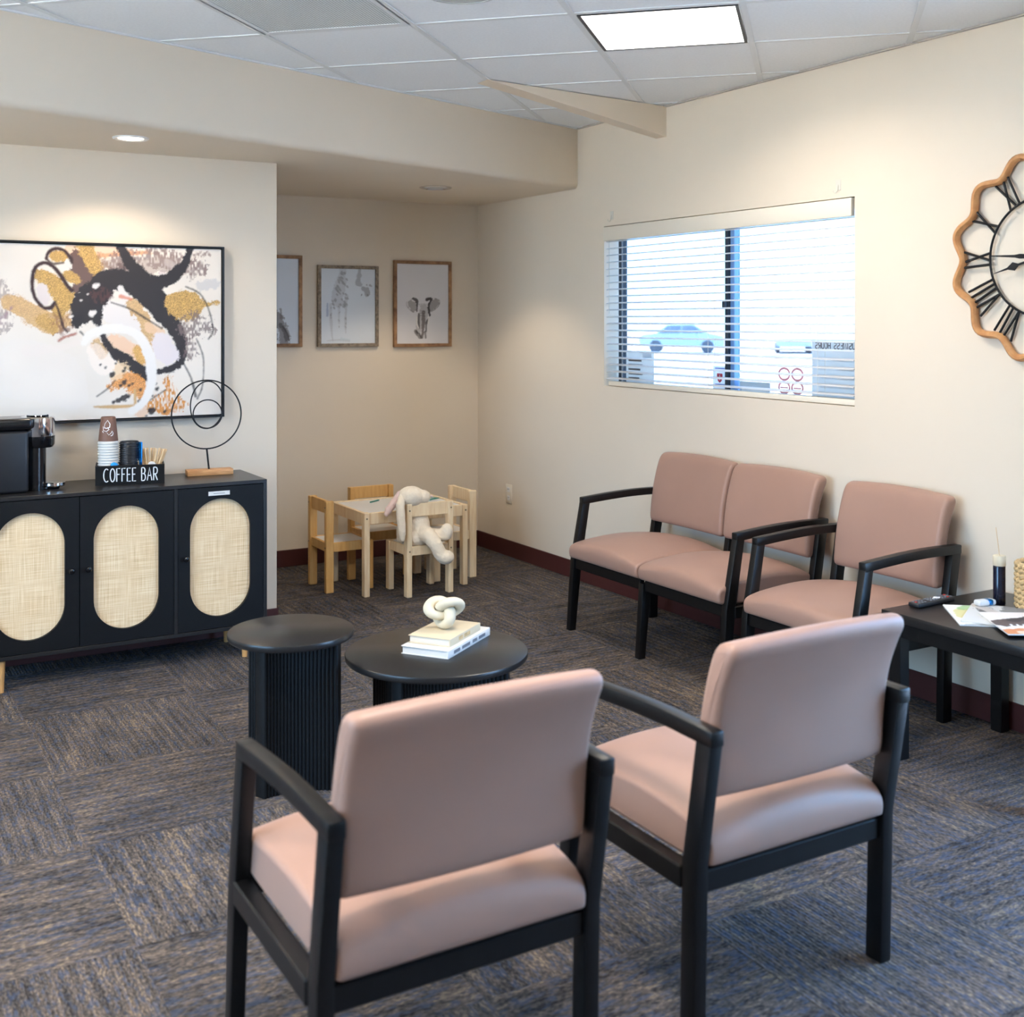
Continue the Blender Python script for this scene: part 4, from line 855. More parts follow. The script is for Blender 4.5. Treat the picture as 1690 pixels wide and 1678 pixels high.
def arm(x):
    n = 12; V = []; hx = .0172
    for k in range(n + 1):
        t = k / n; y = .428 - (.428 + .081) * t
        zt = .634 + .022 * math.sin(min(1, t * 1.15) * PI / 2 * 1.15) - .004 * t
        th = .034 if t > .1 else .034
        V += [(x - hx, y, zt), (x + hx, y, zt), (x + hx, y, zt - th), (x - hx, y, zt - th)]
    F = [[0, 1, 2, 3], [4 * n, 4 * n + 3, 4 * n + 2, 4 * n + 1]] + [[a * 4 + k, a * 4 + 4 + k, a * 4 + 4 + (k + 1) % 4, a * 4 + (k + 1) % 4] for a in range(n) for k in range(4)]
    return MB().add(V, F)
def bevel_mesh(mb, off):
    bm = bmesh.new(); me = bpy.data.meshes.new('t'); me.from_pydata(mb.v, [], mb.f); bm.from_mesh(me); bpy.data.meshes.remove(me)
    bmesh.ops.remove_doubles(bm, verts=bm.verts, dist=1e-6); bmesh.ops.recalc_face_normals(bm, faces=bm.faces)
    ed = [e for e in bm.edges if len(e.link_faces) == 2 and e.calc_face_angle(0) > .5]
    bmesh.ops.bevel(bm, geom=ed, offset=off, segments=2, profile=.5, affect='EDGES')
    bm.verts.index_update(); r = MB(); r.add([v.co.copy() for v in bm.verts], [[v.index for v in f.verts] for f in bm.faces]); bm.free()
    return r

def guest_seat(name, label, cat, seats, loc, rz, group):
    SP = .553
    t = thing(name, label, cat, loc, (0, 0, rz), group)
    hw = SP * seats / 2
    xs = [-hw + SP * k for k in range(seats + 1)]
    for i, x in enumerate(xs):
        end = i in (0, seats)
        bevel_mesh(front_leg(x, end), .003).obj('leg', 'black', t)
        if end: bevel_mesh(rear_leg(x), .003).obj('leg', 'black', t)
        else:
            V = []
            for z, y in ((0, .0), (.35, -.008), (.60, -.050)): V += [(x - .016, y - .018, z), (x + .016, y - .018, z), (x + .016, y + .018, z), (x - .016, y + .018, z)]
            F = [[0, 3, 2, 1], [8, 9, 10, 11]] + [[a * 4 + k, a * 4 + (k + 1) % 4, a * 4 + 4 + (k + 1) % 4, a * 4 + 4 + k] for a in (0, 1) for k in range(4)]
            bevel_mesh(MB().add(V, F), .003).obj('leg', 'black', t)
        if end: bevel_mesh(arm(x), .004).obj('armrest', 'black', t)
        MB().span((x - .019, .02, .294), (x + .019, .44, .342), .003, 1).obj('side_rail', 'black', t)
    for i in range(seats):
        a, b = xs[i] + PW / 2, xs[i + 1] - PW / 2; cx = (a + b) / 2
        MB().span((a, .448, .297), (b, .474, .345), .003, 1).obj('front_rail', 'black', t)
        MB().span((a, -.020, .290), (b, .006, .338), .003, 1).obj('rear_rail', 'black', t)
        wid = (b - a) / 2 + (.0 if seats == 1 else .012)
        sh_ = 0 if seats == 1 else (-.0 if i else .0)
        cs = cushion(SEAT_SEC, wid - .001 if seats == 1 else wid - .001, .012, seat_crown).obj('seat_cushion', 'fabric', t, 60); cs.location.x = cx; flat_ends(cs)
        cb = cushion(BACK_SEC, wid - .002, .018, back_crown).obj('back_cushion', 'fabric', t, 60); cb.location.x = cx; flat_ends(cb)
    return t
GC = 'mauve guest chairs with black wooden frames'
guest_seat('guest_chair', 'mauve guest chair in the foreground left, seen from behind', 'chair', 1, (-2.715, -4.875, 0), 0, GC)
guest_seat('guest_chair', 'mauve guest chair in the foreground right, seen from behind', 'chair', 1, (-1.884, -4.868, 0), 0, GC)
guest_seat('guest_chair', 'mauve guest chair against the window wall beside the side table', 'chair', 1, (-.145, -3.583, 0), PI / 2, GC)
guest_seat('two_seat_bench', 'mauve two-seat bench with black arms under the window', 'bench', 2, (-.145, -2.634, 0), PI / 2, None)

# ================================================================== BLACK ROUND TABLES
YAW = math.radians(-30.45)
def fluted_outline(scale):
    tips = [(232, .128), (352, .160), (150, .165)]
    P = [Vector((r * scale * math.cos(math.radians(a) + YAW), r * scale * math.sin(math.radians(a) + YAW))) for a, r in tips]
    order = [2, 0, 1]
    pts = []
    for s in range(3):
        a, b = P[order[s]], P[order[(s + 1) % 3]]
        tn = (b - a).normalized(); w_ = .018
        a2 = a + Vector((-a.y, a.x)).normalized() * w_; b2 = b - Vector((-b.y, b.x)).normalized() * w_
        mid = (a2 + b2) / 2 * .42
        L = (a2 - mid).length + (mid - b2).length; nf = max(6, int(L / .0125))
        raw = []
        n = nf * 6
        for k in range(n + 1):
            t = k / n
            p = a2 * (1 - t) ** 2 + mid * 2 * t * (1 - t) + b2 * t * t
            d_ = ((mid - a2) * (1 - t) + (b2 - mid) * t).normalized(); nn = Vector((d_.y, -d_.x))
            bump = .005 * abs(math.sin(PI * nf * t))
            raw.append(p + nn * bump)
        pts += [(p.x, p.y) for p in raw]
    return pts
def round_table(label, loc, R, hgt):
    t = thing('round_table', label, 'table', loc, group='black round fluted tables')
    th = .022
    MB().lathe([(0, hgt - th), (R - .004, hgt - th), (R - .001, hgt - th + .003), (R, hgt - th + .006), (R, hgt - .006), (R - .001, hgt - .002), (R - .004, hgt), (0, hgt)], 96).obj('table_top', 'tabletop', t)
    MB().prism(fluted_outline(R / .2), 0.0, hgt - th).obj('fluted_base', 'cab', t, 30)
round_table('tall narrow black round side table with fluted base', (-2.442, -3.20, 0), .2, .5)
round_table('wide low black round coffee table holding stacked books', (-1.985, -3.33, 0), .302, .4)

def book(label, loc, rz, L, W_, th, cover, pages='pages', spine=None, marks=None):
    t = thing('book', label, 'book', loc, (0, 0, rz), 'books on the low round table')
    c = .0028
    MB().span((-L / 2, -W_ / 2, 0), (L / 2, W_ / 2, c), .0008, 1).obj('back_cover', cover, t)
    MB().span((-L / 2, -W_ / 2, th - c), (L / 2, W_ / 2, th), .0008, 1).obj('front_cover', cover, t)
    MB().span((-L / 2, -W_ / 2 - .003, 0), (L / 2, -W_ / 2 + .001, th), .0015, 2).obj('spine', spine or cover, t)
    MB().span((-L / 2 + .004, -W_ / 2 + .001, c), (L / 2 - .004, W_ / 2 - .004, th - c)).obj('pages', pages, t, None)
    if marks: marks(t, L, W_, th)
    return t
def marks1(t, L, W_, th):
    for a, b in ((-.12, -.075), (-.06, .0), (.02, .055), (.07, .12)):
        MB().span((a, -W_ / 2 - .0036, th * .3), (b, -W_ / 2 - .003, th * .7)).obj('spine_print', 'greybutton', t, None)
def marks2(t, L, W_, th):
    for a, b in ((-.05, -.02), (-.01, .035)):
        MB().span((a, -W_ / 2 - .0036, th * .25), (b, -W_ / 2 - .003, th * .75)).obj('spine_print', 'rope', t, None)
book('larger white hardcover book at the bottom of the pile', (-1.925, -3.283, .4), math.radians(36), .322, .17, .0265, 'paper', 'paper', None, marks1)
book('smaller beige linen book on top of the pile', (-1.930, -3.280, .4265), math.radians(36), .235, .150, .0255, 'linen', 'pages', None, marks2)
pts = []
for k in range(96):
    a = 2 * PI * k / 96
    pts.append((.019 * (math.sin(a) + 2 * math.sin(2 * a)), .019 * math.sin(3 * a) * 1.1, .017 * (math.cos(a) - 2 * math.cos(2 * a))))
Rk = Euler((math.radians(8), math.radians(118), math.radians(-30))).to_matrix().to_4x4()
m = MB().tube(pts, .0185, 14, True, Matrix.Diagonal((1.05, 1.05, .82, 1)) @ Rk)
zmin = min(v[2] for v in m.v)
m.obj('knot_ornament', 'cream', None, 60, loc=(-1.932, -3.279, .4522 - zmin), label='cream ceramic knot ornament on top of the books', cat='ornament')

# ================================================================== CABINET
CX0, CX1, CYF, CZ0, CZ1 = -3.235, -2.035, -1.753, .132, .784
cab = thing('cabinet', 'black three-door cabinet with oval rattan panels', 'cabinet', ((CX0 + CX1) / 2, YW - .012, 0))
ox, oy = (CX0 + CX1) / 2, YW - .012
D = CYF - oy         # negative: front
hx = (CX1 - CX0) / 2; p_ = .016
MB().span((-hx, D, CZ1 - p_), (hx, 0, CZ1), .001, 1).obj('top', 'tabletop', cab)
MB().span((-hx, D, CZ0), (hx, 0, CZ0 + p_), .001, 1).obj('bottom', 'tabletop', cab)
for s in (-1, 1): MB().span((s * hx, D, CZ0 + p_), (s * (hx - p_), 0, CZ1 - p_), .0008, 1).obj('side_panel', 'tabletop', cab)
MB().span((-hx + p_, -.008, CZ0 + p_), (hx - p_, 0, CZ1 - p_)).obj('back_panel', 'cab', cab, None)
MB().span((-2.4445 - ox, D, CZ0 + p_), (-2.4295 - ox, -.008, CZ1 - p_)).obj('divider', 'tabletop', cab, None)
def stadium(r, hs, a):
    # distance from centre along direction a of a vertical stadium
    dx, dz = math.cos(a), math.sin(a)
    if abs(dx) > 1e-9:
        t_ = r / abs(dx)
        if abs(t_ * dz) <= hs: return (t_ * dx, t_ * dz)
    s = 1 if dz > 0 else -1
    b = -2 * dz * s * hs; c = hs * hs - r * r
    t_ = (-b + math.sqrt(b * b - 4 * c)) / 2
    return (t_ * dx, t_ * dz)
def door(x0, x1, ocx, knob_side):
    z0, z1 = CZ0 + p_ + .003, CZ1 - p_ - .003; yf = D + .002; th = .016; zc = .457; r, hs = .1335, .1235
    cx = ocx - ox
    A = sorted([2 * PI * k / 96 for k in range(96)] + [math.atan2(z_ - zc, x_ - ox - cx) % (2 * PI) for x_ in (x0, x1) for z_ in (z0, z1)])
    V = []; n = len(A)
    for yy in (yf, yf + th):
        for a in A:
            p = stadium(r, hs, a); V.append((cx + p[0], yy, zc + p[1]))
        for a in A:
            dx, dz = math.cos(a), math.sin(a)
            tx = ((x1 - ox - cx) if dx > 0 else (x0 - ox - cx)) / dx if abs(dx) > 1e-9 else 1e9
            tz = ((z1 - zc) if dz > 0 else (z0 - zc)) / dz if abs(dz) > 1e-9 else 1e9
            t_ = min(tx, tz); V.append((cx + t_ * dx, yy, zc + t_ * dz))
    F = []
    for k in range(n):
        l = (k + 1) % n
        F += [[k, l, n + l, n + k], [2 * n + k, 3 * n + k, 3 * n + l, 2 * n + l], [k, 2 * n + k, 2 * n + l, l], [n + k, n + l, 3 * n + l, 3 * n + k]]
    d = MB().add(V, F).obj('door', 'cab', cab, 30)
    P = [stadium(r + .006, hs, a) for a in A]
    V = [(cx + p[0], yf + th - .005 , zc + p[1]) for p in P] + [(cx + p[0], yf + th - .003, zc + p[1]) for p in P]
    V = [(cx + p[0], yf + .0165, zc + p[1]) for p in P] + [(cx + p[0], yf + .019, zc + p[1]) for p in P]
    F = [list(range(n)), [n + k for k in range(n)]] + [[k, (k + 1) % n, n + (k + 1) % n, n + k] for k in range(n)]
    MB().add(V, F).obj('rattan_panel', 'rattan', d, 30)
    kx = (x1 if knob_side > 0 else x0) - ox - knob_side * .031
    MB().lathe([(.0, 0), (.005, 0), (.005, .008), (.011, .013), (.0125, .018), (.010, .023), (.005, .0255), (0, .026)], 20, mat=Matrix.Translation((kx, yf, .466)) @ Matrix.Rotation(PI / 2, 4, 'X')).obj('knob', 'gloss', d)
    return d
door(-3.217, -2.8315, -3.020, 1); door(-2.8285, -2.4465, -2.641, -1)
d3 = door(-2.4275, -2.053, -2.243, -1)
lb = MB().span((-2.297 - ox, D + .0012, .7285), (-2.203 - ox, D + .002, .7465)).obj('label_strip', 'paper', d3, None); lb['label'] = 'narrow white paper label'
MB().span((-2.275 - ox, D + .0008, .736), (-2.225 - ox, D + .0012, .7385)).obj('label_print', 'greybutton', d3, None)
for x in (-3.125, -2.127):
    for y in (-1.722, -1.445):
        MB().lathe([(.011, 0), (.017, CZ0)], 16, (x - ox, y - oy, 0)).obj('leg', 'tanlegs', cab)

# coffee machine -------------------------------------------------------------
CT = CZ1
t = thing('coffee_machine', 'black and chrome pod coffee machine on the cabinet', 'coffee machine', (-2.966, -1.575, CT))
MB().span((-.34, -.085, .0), (-.045, .085, .255), .014, 3).obj('body', 'plastic', t)
MB().span((-.35, -.088, .258), (-.03, .088, .305), .012, 3).obj('lid_housing', 'gloss', t)
MB().lathe([(0, .225), (.066, .225), (.068, .232), (.068, .301), (.064, .306), (.0, .306)], 48).obj('brew_head', 'chrome', t)
MB().lathe([(0, .178), (.060, .178), (.067, .19), (.068, .224), (0, .224)], 48).obj('head_collar', 'gloss', t)
MB().lathe([(.03, .306), (.038, .312), (.02, .314), (0, .314)], 24).obj('top_button', 'chrome', t)
MB().box((.0, .0, .309), (.085, .022, .006), .002, 2).obj('lever', 'plastic', t)
MB().lathe([(0, .0), (.043, .0), (.043, .178), (0, .178)], 40, (-.01, 0, 0)).obj('column', 'gloss', t)
MB().span((-.02, -.03, .0), (.035, .03, .012), .004, 2).obj('foot', 'gloss', t)
MB().lathe([(0, .012), (.045, .012), (.048, .016), (.048, .026), (.044, .029), (0, .029)], 36, (.062, .0, 0)).obj('cup_rest', 'chrome', t)
MB().lathe([(0, .0), (.030, .0), (.036, .012), (0, .012)], 30, (.055, 0, 0)).obj('rest_base', 'gloss', t)

# COFFEE BAR box -------------------------------------------------------------
bx = thing('coffee_box', 'black wooden box lettered COFFEE BAR on the cabinet', 'box', (-2.583, -1.545, CT), (0, 0, math.radians(-12)))
bw_, bd, bh, wt = .142, .075, .083, .008
MB().span((-bw_, -bd, 0), (bw_, bd, wt)).obj('base', 'cab', bx, None)
MB().span((-bw_, -bd, wt), (bw_, -bd + wt, bh), .0008, 1).obj('front_panel', 'cab', bx)
MB().span((-bw_, bd - wt, wt), (bw_, bd, bh), .0008, 1).obj('back_panel', 'cab', bx)
for s in (-1, 1): MB().span((s * bw_, -bd + wt, wt), (s * (bw_ - wt), bd - wt, bh), .0008, 1).obj('side_panel', 'cab', bx)
x = -.108
lets = [('C', .019), ('O', .019), ('F', .014), ('F', .014), ('E', .014), ('E', .014), (' ', .012), ('B', .0155), ('A', .019), ('R', .0155)]
for ch, lw in lets:
    if ch != ' ':
        o = letter(ch, lw, .056, .0023, x, .0145, 1, .0011).obj('letter', 'whitebutton', bx); o.location = (0, -bd - .0002, 0); o.rotation_euler = BACK_ROT
    x += lw + (.0075 if ch != ' ' else .004)
BR_ = Matrix.Translation((-2.583, -1.545, CT)) @ Matrix.Rotation(math.radians(-12), 4, 'Z')
def inbox(x, y, z): return tuple(BR_ @ Vector((x, y, z)))
# nested upside-down cups
def cup_tree(label, logo):
    t = thing('paper_cup', label, 'paper cup', group='cups nested upside down in the coffee box')
    prof = [(.0415, .012), (.0305, .112), (.0285, .116), (.026, .114), (.0285, .110), (.0395, .012)]
    MB().lathe(prof, 32).obj('cup_wall', 'brown', t)
    MB().lathe([(0, .1095), (.0284, .1095), (.0284, .111), (0, .111)], 24).obj('cup_bottom', 'cupwhite', t)
    MB().lathe([(.0400, .0), (.0435, .0004), (.0445, .0025), (.0438, .0048), (.0412, .0055), (.0410, .0120), (.0395, .012), (.0395, .0)], 32).obj('rim', 'cupwhite', t)
    if logo:
        def on(u, z): r = .0415 - (z - .012) * .110 + .0006; return (r * math.cos(u), r * math.sin(u), z)
        a0 = math.radians(-106)
        for st_ in ([(-.3, .07), (-.25, .085), (0, .098), (.22, .084), (.18, .072), (-.05, .068), (-.3, .07)], [(-.42, .075), (-.36, .06), (-.1, .056), (.12, .064), (.0, .072)], [(-.05, .052), (.1, .043), (.28, .05), (.38, .058), (.46, .05), (.4, .042), (.25, .04)], [(-.45, .058), (-.35, .052)]):
            MB().tube([on(a0 + u * 1.35, .067 + (z - .067) * 1.15) for u, z in st_], .0019, 6, flat=(.5, 1)).obj('logo_stroke', 'whitebutton', t)
    return t
cupx, cupy = -.09, -.012
plain = cup_tree('white-rimmed paper cup within the nested stack under the brown cup', False)
NC = 14; step = .0118
for k in range(NC):
    r = plain if k == 0 else dup(plain, (0, 0, 0))
    r.location = inbox(cupx, cupy, wt + .0005 + k * step)
topc = cup_tree('topmost brown paper cup with white swirl logo', True)
topc.location = inbox(cupx, cupy, wt + .0005 + NC * step)
# black lids
lm1 = MB().lathe([(.0405, 0), (.0425, .001), (.0425, .005), (.040, .006), (.038, .011), (.035, .011), (.034, .007), (0, .007), (0, .0055), (.036, .0055), (.039, .002)], 32).mesh('cup_lid', 'plastic')
for k in range(18):
    o = bpy.data.objects.new('cup_lid', lm1); C.objects.link(o); o.location = inbox(-.003, .004, wt + .0005 + k * .0094)
    tag(o, 'black plastic cup lid stacked in the coffee box', 'lid', 'stack of black cup lids')
# stirrers in a fan
stm = MB().box((0, 0, .068), (.0075, .0014, .140), .0006, 1).mesh('stir_stick', 'stick')
random.seed(3)
for k in range(26):
    o = bpy.data.objects.new('stir_stick', stm); C.objects.link(o)
    u = (k + .5) / 26 - .5
    o.location = inbox(.085 + u * .040, .0 + random.uniform(-.016, .016), wt + .001)
    o.rotation_euler = (random.uniform(-.08, .05), u * .8 + random.uniform(-.05, .05), random.uniform(-.3, .3))
    tag(o, 'wooden stirring stick fanned out in the coffee box', 'stirrer', 'wooden stirrers in the coffee box')
def pod(label, loc, mtl, rot):
    t = thing('coffee_pod', label, 'coffee pod', loc, rot)
    MB().lathe([(0, 0), (.010, .001), (.0145, .006), (.0165, .016), (.017, .0165)], 24).obj('capsule', mtl, t)
    MB().lathe([(.0, .0165), (.0195, .0165), (.0195, .0175), (0, .0178)], 24).obj('foil_lid', mtl, t)
pod('blue foil coffee pod at the front left of the coffee box', inbox(-.072, -.050, .072), 'foilblue', (math.radians(70), 0, .3))
pod('white coffee pod at the front right of the coffee box', inbox(.085, -.048, .068), 'cupwhite', (math.radians(60), 0, .2))
m = MB().span((-.002, -.012, 0), (.005, .012, .168), .002, 2)  # blue strip modelled after a reflection in the plastic, not a packet
m.obj('reflection_strip', 'foilblue', None, loc=inbox(.041, -.020, wt + .001), rot=(0, 0, math.radians(20)), label='blue strip standing for a plastic reflection beside the cup lids', cat='reflection strip')

# ring sculpture --------------------------------------------------------------
t = thing('ring_sculpture', 'black wire sculpture of three rings on a wooden block', 'sculpture', (-2.213, -1.47, CT), (0, 0, math.radians(-5)))
MB().span((-.103, -.033, 0), (.103, .033, .026), .002, 2).obj('wood_block', 'oak', t)
def ring(name, cx, cz, r, yaw, tw=.0030):
    R_ = Matrix.Translation((cx, 0, cz)) @ Matrix.Rotation(yaw, 4, 'Z')
    MB().tube([(r * math.cos(2 * PI * k / 72), 0, r * math.sin(2 * PI * k / 72)) for k in range(72)], tw, 8, True, R_).obj(name, 'iron', t)
ring('large_ring', -.012, .276, .157, 0, .0034)
ring('middle_ring', -.009, .320, .108, math.radians(36))
ring('small_ring', -.008, .278, .065, 0)
MB().tube([(-.012, 0, .120), (-.002, 0, .026)], .0042, 8).obj('stem', 'iron', t)

# ================================================================== ABSTRACT PAINTING AND PRINTS
rng = np.random.default_rng(5)
def vnoise(x, y, sc, seed):
    g = np.random.default_rng(seed).random((64, 64))
    u = x * sc + 100; v = y * sc + 100
    iu = np.floor(u).astype(int); iv = np.floor(v).astype(int); fu = u - iu; fv = v - iv
    fu = fu * fu * (3 - 2 * fu); fv = fv * fv * (3 - 2 * fv)
    a = g[iu % 64, iv % 64]; b = g[(iu + 1) % 64, iv % 64]; c = g[iu % 64, (iv + 1) % 64]; d = g[(iu + 1) % 64, (iv + 1) % 64]
    return (a * (1 - fu) + b * fu) * (1 - fv) + (c * (1 - fu) + d * fu) * fv
def lin3(c): return np.array([lin(c[0]), lin(c[1]), lin(c[2])])
def painted(name, strokes, w_, h_, nx, ny, basec, parent, z, soft, seed=1, mottling=.05, ew=1.0):
    xs = np.linspace(-w_ / 2, w_ / 2, nx); ys = np.linspace(-h_ / 2, h_ / 2, ny)
    X, Y = np.meshgrid(xs, ys, indexing='ij'); X = X.ravel(); Y = Y.ravel()
    col = np.tile(lin3(basec), (len(X), 1))
    n1 = vnoise(X, Y, 9, seed); col *= (1 - mottling + 2 * mottling * n1)[:, None]
    edge = (vnoise(X, Y, 30 * ew, seed + 1) - .5) * .6 + (vnoise(X, Y, 90 * ew, seed + 2) - .5) * .5 + (vnoise(X, Y, 260 * ew, seed + 3) - .5) * .35
    fine = vnoise(X, Y, 420, seed + 4); dry = vnoise(X, Y * .5, 150, seed + 5)
    def curve(P):
        if len(P) < 3: return P
        Q = [P[0]] + list(P) + [P[-1]]; out = []
        for i_ in range(1, len(Q) - 2):
            p0, p1, p2, p3 = (np.array(v_) for v_ in Q[i_ - 1:i_ + 3])
            for s_ in range(5):
                t_ = s_ / 5.0
                v_ = .5 * (2 * p1 + (p2 - p0) * t_ + (2 * p0 - 5 * p1 + 4 * p2 - p3) * t_ ** 2 + (3 * p1 - p0 - 3 * p2 + p3) * t_ ** 3)
                v_[2] = max(v_[2], min(p1[2], p2[2])); out.append(tuple(v_))
        return out + [tuple(P[-1])]
    for (c, al, rough, spk, pts) in strokes:
        pts = curve(pts)
        best = np.full(len(X), 1e9)
        for a, b in zip(pts[:-1], pts[1:]):
            dx, dy = b[0] - a[0], b[1] - a[1]; L2 = dx * dx + dy * dy + 1e-12
            t_ = np.clip(((X - a[0]) * dx + (Y - a[1]) * dy) / L2, 0, 1)
            r = a[2] + (b[2] - a[2]) * t_
            d_ = np.hypot(X - a[0] - t_ * dx, Y - a[1] - t_ * dy) - r
            best = np.minimum(best, d_)
        rmax = max(p[2] for p in pts)
        best = best + edge * rough * min(rmax, .03) * 1.6
        k = np.clip(.5 - best / soft, 0, 1) * al
        if rough > .75: k = k * np.clip((dry - .2) * 2.2, 0, 1)
        cc = lin3(c)[None, :] * (1 + spk * (fine[:, None] - .5) * 2.0)
        col = col * (1 - k[:, None]) + np.clip(cc, 0, 1) * k[:, None]
    V = np.stack([X, Y, np.zeros_like(X)], 1)
    I = np.arange(nx * ny).reshape(nx, ny)
    F = np.stack([I[:-1, :-1].ravel(), I[1:, :-1].ravel(), I[1:, 1:].ravel(), I[:-1, 1:].ravel()], 1)
    me = bpy.data.meshes.new(name); me.from_pydata(V.tolist(), [], F.tolist())
    at = me.attributes.new('Col', 'FLOAT_COLOR', 'POINT')
    at.data.foreach_set('color', np.concatenate([col, np.ones((len(X), 1))], 1).astype(np.float32).ravel())
    me.materials.append(M['paintcol'])
    o = bpy.data.objects.new(name, me); C.objects.link(o); o.parent = parent; o.location = (0, 0, z)
    return o
def frame_of(t, w_, h_, fw_, dep, mtl, name='frame_bar'):
    for s in (-1, 1):
        MB().span((s * w_ / 2, -h_ / 2, 0), (s * (w_ / 2 - fw_), h_ / 2, dep), .001, 1).obj(name, mtl, t)
        MB().span((-w_ / 2 + fw_, s * h_ / 2, 0), (w_ / 2 - fw_, s * (h_ / 2 - fw_), dep), .001, 1).obj(name, mtl, t)
AW, AH = 1.2, .795
t = thing('abstract_painting', 'large abstract painting in black, gold and white above the cabinet', 'painting', (-2.72, YW - .001, 1.4375), BACK_ROT)
frame_of(t, AW, AH, .009, .045, 'iron')
MB().span((-AW / 2 + .013, -AH / 2 + .013, .004), (AW / 2 - .013, AH / 2 - .013, .034)).obj('canvas_block', 'paper', t, None)
painted('painted_canvas', PAINT, AW - .026, AH - .026, 470, 312, (224, 215, 204), t, .0345, .008, 11)
def print_pic(label, cx, cz, w_, h_, fw_, mtl, strokes, basec, rz=0):
    t = thing('framed_print', label, 'picture', (cx, -.001, cz), (PI / 2, rz, 0), 'framed animal prints in the play corner')
    frame_of(t, w_, h_, fw_, .022, mtl)
    MB().span((-w_ / 2 + fw_, -h_ / 2 + fw_, .002), (w_ / 2 - fw_, h_ / 2 - fw_, .011)).obj('backing', 'paper', t, None)
    painted('print', strokes, w_ - 2 * fw_, h_ - 2 * fw_, 130, 180, basec, t, .0115, .004, 21, .01, 1.4)
print_pic('framed elephant drawing, right of the three animal prints', -.413, 1.598, .412, .553, .021, 'framewood', ELEPHANT, (224, 222, 224))
print_pic('framed pale giraffe drawing, middle of the three animal prints', -.9275, 1.58, .404, .505, .021, 'greywood', GIRAFFE, (222, 228, 234))
print_pic('framed animal drawing partly hidden behind the wall edge', -1.435, 1.608, .41, .556, .021, 'framewood', LION, (216, 222, 230))

# ================================================================== PLAY CORNER
def kids_chair(label, loc, rz, mtl):
    # origin: centre of the footprint, back rest at local -Y
    t = thing('child_chair', label, 'child chair', loc, (0, 0, rz), 'small wooden chairs at the play table')
    h = .14
    for s in (-1, 1):
        MB().span((s * h, -h, 0), (s * (h - .030), -h + .045, .502), .003, 1).obj('leg', mtl, t)
        MB().span((s * h, h - .045, 0), (s * (h - .030), h, .272), .003, 1).obj('leg', mtl, t)
        MB().span((s * (h - .006), -h + .045, .222), (s * (h - .024), h - .045, .272), .002, 1).obj('side_rail', mtl, t)
    MB().span((-h + .030, -h + .010, .432), (h - .030, -h + .028, .502), .002, 1).obj('back_rail', mtl, t)
    MB().span((-h + .030, -h + .010, .222), (h - .030, -h + .028, .272), .002, 1).obj('rear_rail', mtl, t)
    MB().span((-h + .030, h - .028, .222), (h - .030, h - .010, .272), .002, 1).obj('front_rail', mtl, t)
    MB().span((-h + .026, -h + .03, .262), (h - .026, h - .03, .270)).obj('seat', 'whiteboard' if mtl == 'pine' else 'whiteboard', t, None)
    for s in (-1, 1):
        for z in (.467, .247): MB().lathe([(0, .0), (.004, 0), (.004, .002), (0, .002)], 10, mat=Matrix.Translation((s * (h - .015), -h, z)) @ Matrix.Rotation(PI / 2, 4, 'X')).obj('screw', 'screw', t)
    return t
kids_chair('golden pine child chair at the left end of the play table', (-1.238, -.650, 0), -PI / 2, 'pine')
kids_chair('golden pine child chair behind the play table', (-.918, -.455, 0), PI, 'pine')
kids_chair('pale pine child chair in front of the play table, holding the plush rabbit', (-.90, -.965, 0), 0, 'pale_pine')
kids_chair('pale pine child chair at the right end of the play table', (-.605, -.690, 0), PI / 2, 'pale_pine')
t = thing('play_table', 'small pale pine play table with white top', 'table', (-.918, -.733, 0))
TX, TY, TH = .315, .245, .452
for sx in (-1, 1):
    for sy in (-1, 1): MB().span((sx * TX, sy * TY, 0), (sx * (TX - .032), sy * (TY - .040), TH - .003), .003, 1).obj('leg', 'pale_pine', t)
for s in (-1, 1):
    MB().span((-TX + .032, s * (TY - .002), TH - .062), (TX - .032, s * (TY - .020), TH), .002, 1).obj('long_apron', 'pale_pine', t)
    MB().span((s * (TX - .002), -TY + .04, TH - .062), (s * (TX - .020), TY - .04, TH), .002, 1).obj('short_apron', 'pale_pine', t)
    for sy in (-1, 1): MB().span((s * TX, sy * TY, TH - .0028), (s * (TX - .034), sy * (TY - .042), TH), .0012, 1).obj('corner_cap', 'pale_pine', t)
MB().span((-TX + .021, -TY + .021, TH - .014), (TX - .021, TY - .021, TH - .006)).obj('table_top', 'whiteboard', t, None)
for s in (-1, 1): MB().lathe([(0, .0), (.0045, 0), (.0045, .002), (0, .002)], 10, mat=Matrix.Translation((s * (TX - .014), -TY, TH - .03)) @ Matrix.Rotation(PI / 2, 4, 'X')).obj('screw', 'screw', t)
def bead_toy(label, loc, rz, mtl, d):
    t = thing('activity_card', label, 'card', loc, (0, 0, rz))
    MB().box((0, 0, .002), (d[0], d[1], .004), .001, 1).obj('card', mtl, t); MB().box((0.0, 0.0, .0045), (d[0] * .7, d[1] * .5, .001)).obj('card_print', 'signwhite', t, None)
bead_toy('teal activity card on the play table behind the rabbit', (-.705, -.655, TH - .006), .5, 'teal', (.14, .09))
bead_toy('dark green activity card at the far side of the play table', (-.70, -.555, TH - .006), -.3, 'green', (.12, .08))
for k, (x, y, rz, mt) in enumerate(((-1.0, -.585, .6, 'teal'), (-.72, -.66, 1.1, 'navy'))):
    MB().tube([(-.05, 0, .004), (.042, 0, .004), (.05, 0, .004)], [.004, .004, .0008], 6).obj('crayon', mt, None, loc=(x, y, TH - .006), rot=(0, 0, rz), label=('teal crayon lying on the play table beside the rabbit' if k == 0 else 'dark crayon lying at the right side of the play table'), cat='crayon', group='crayons on the play table')

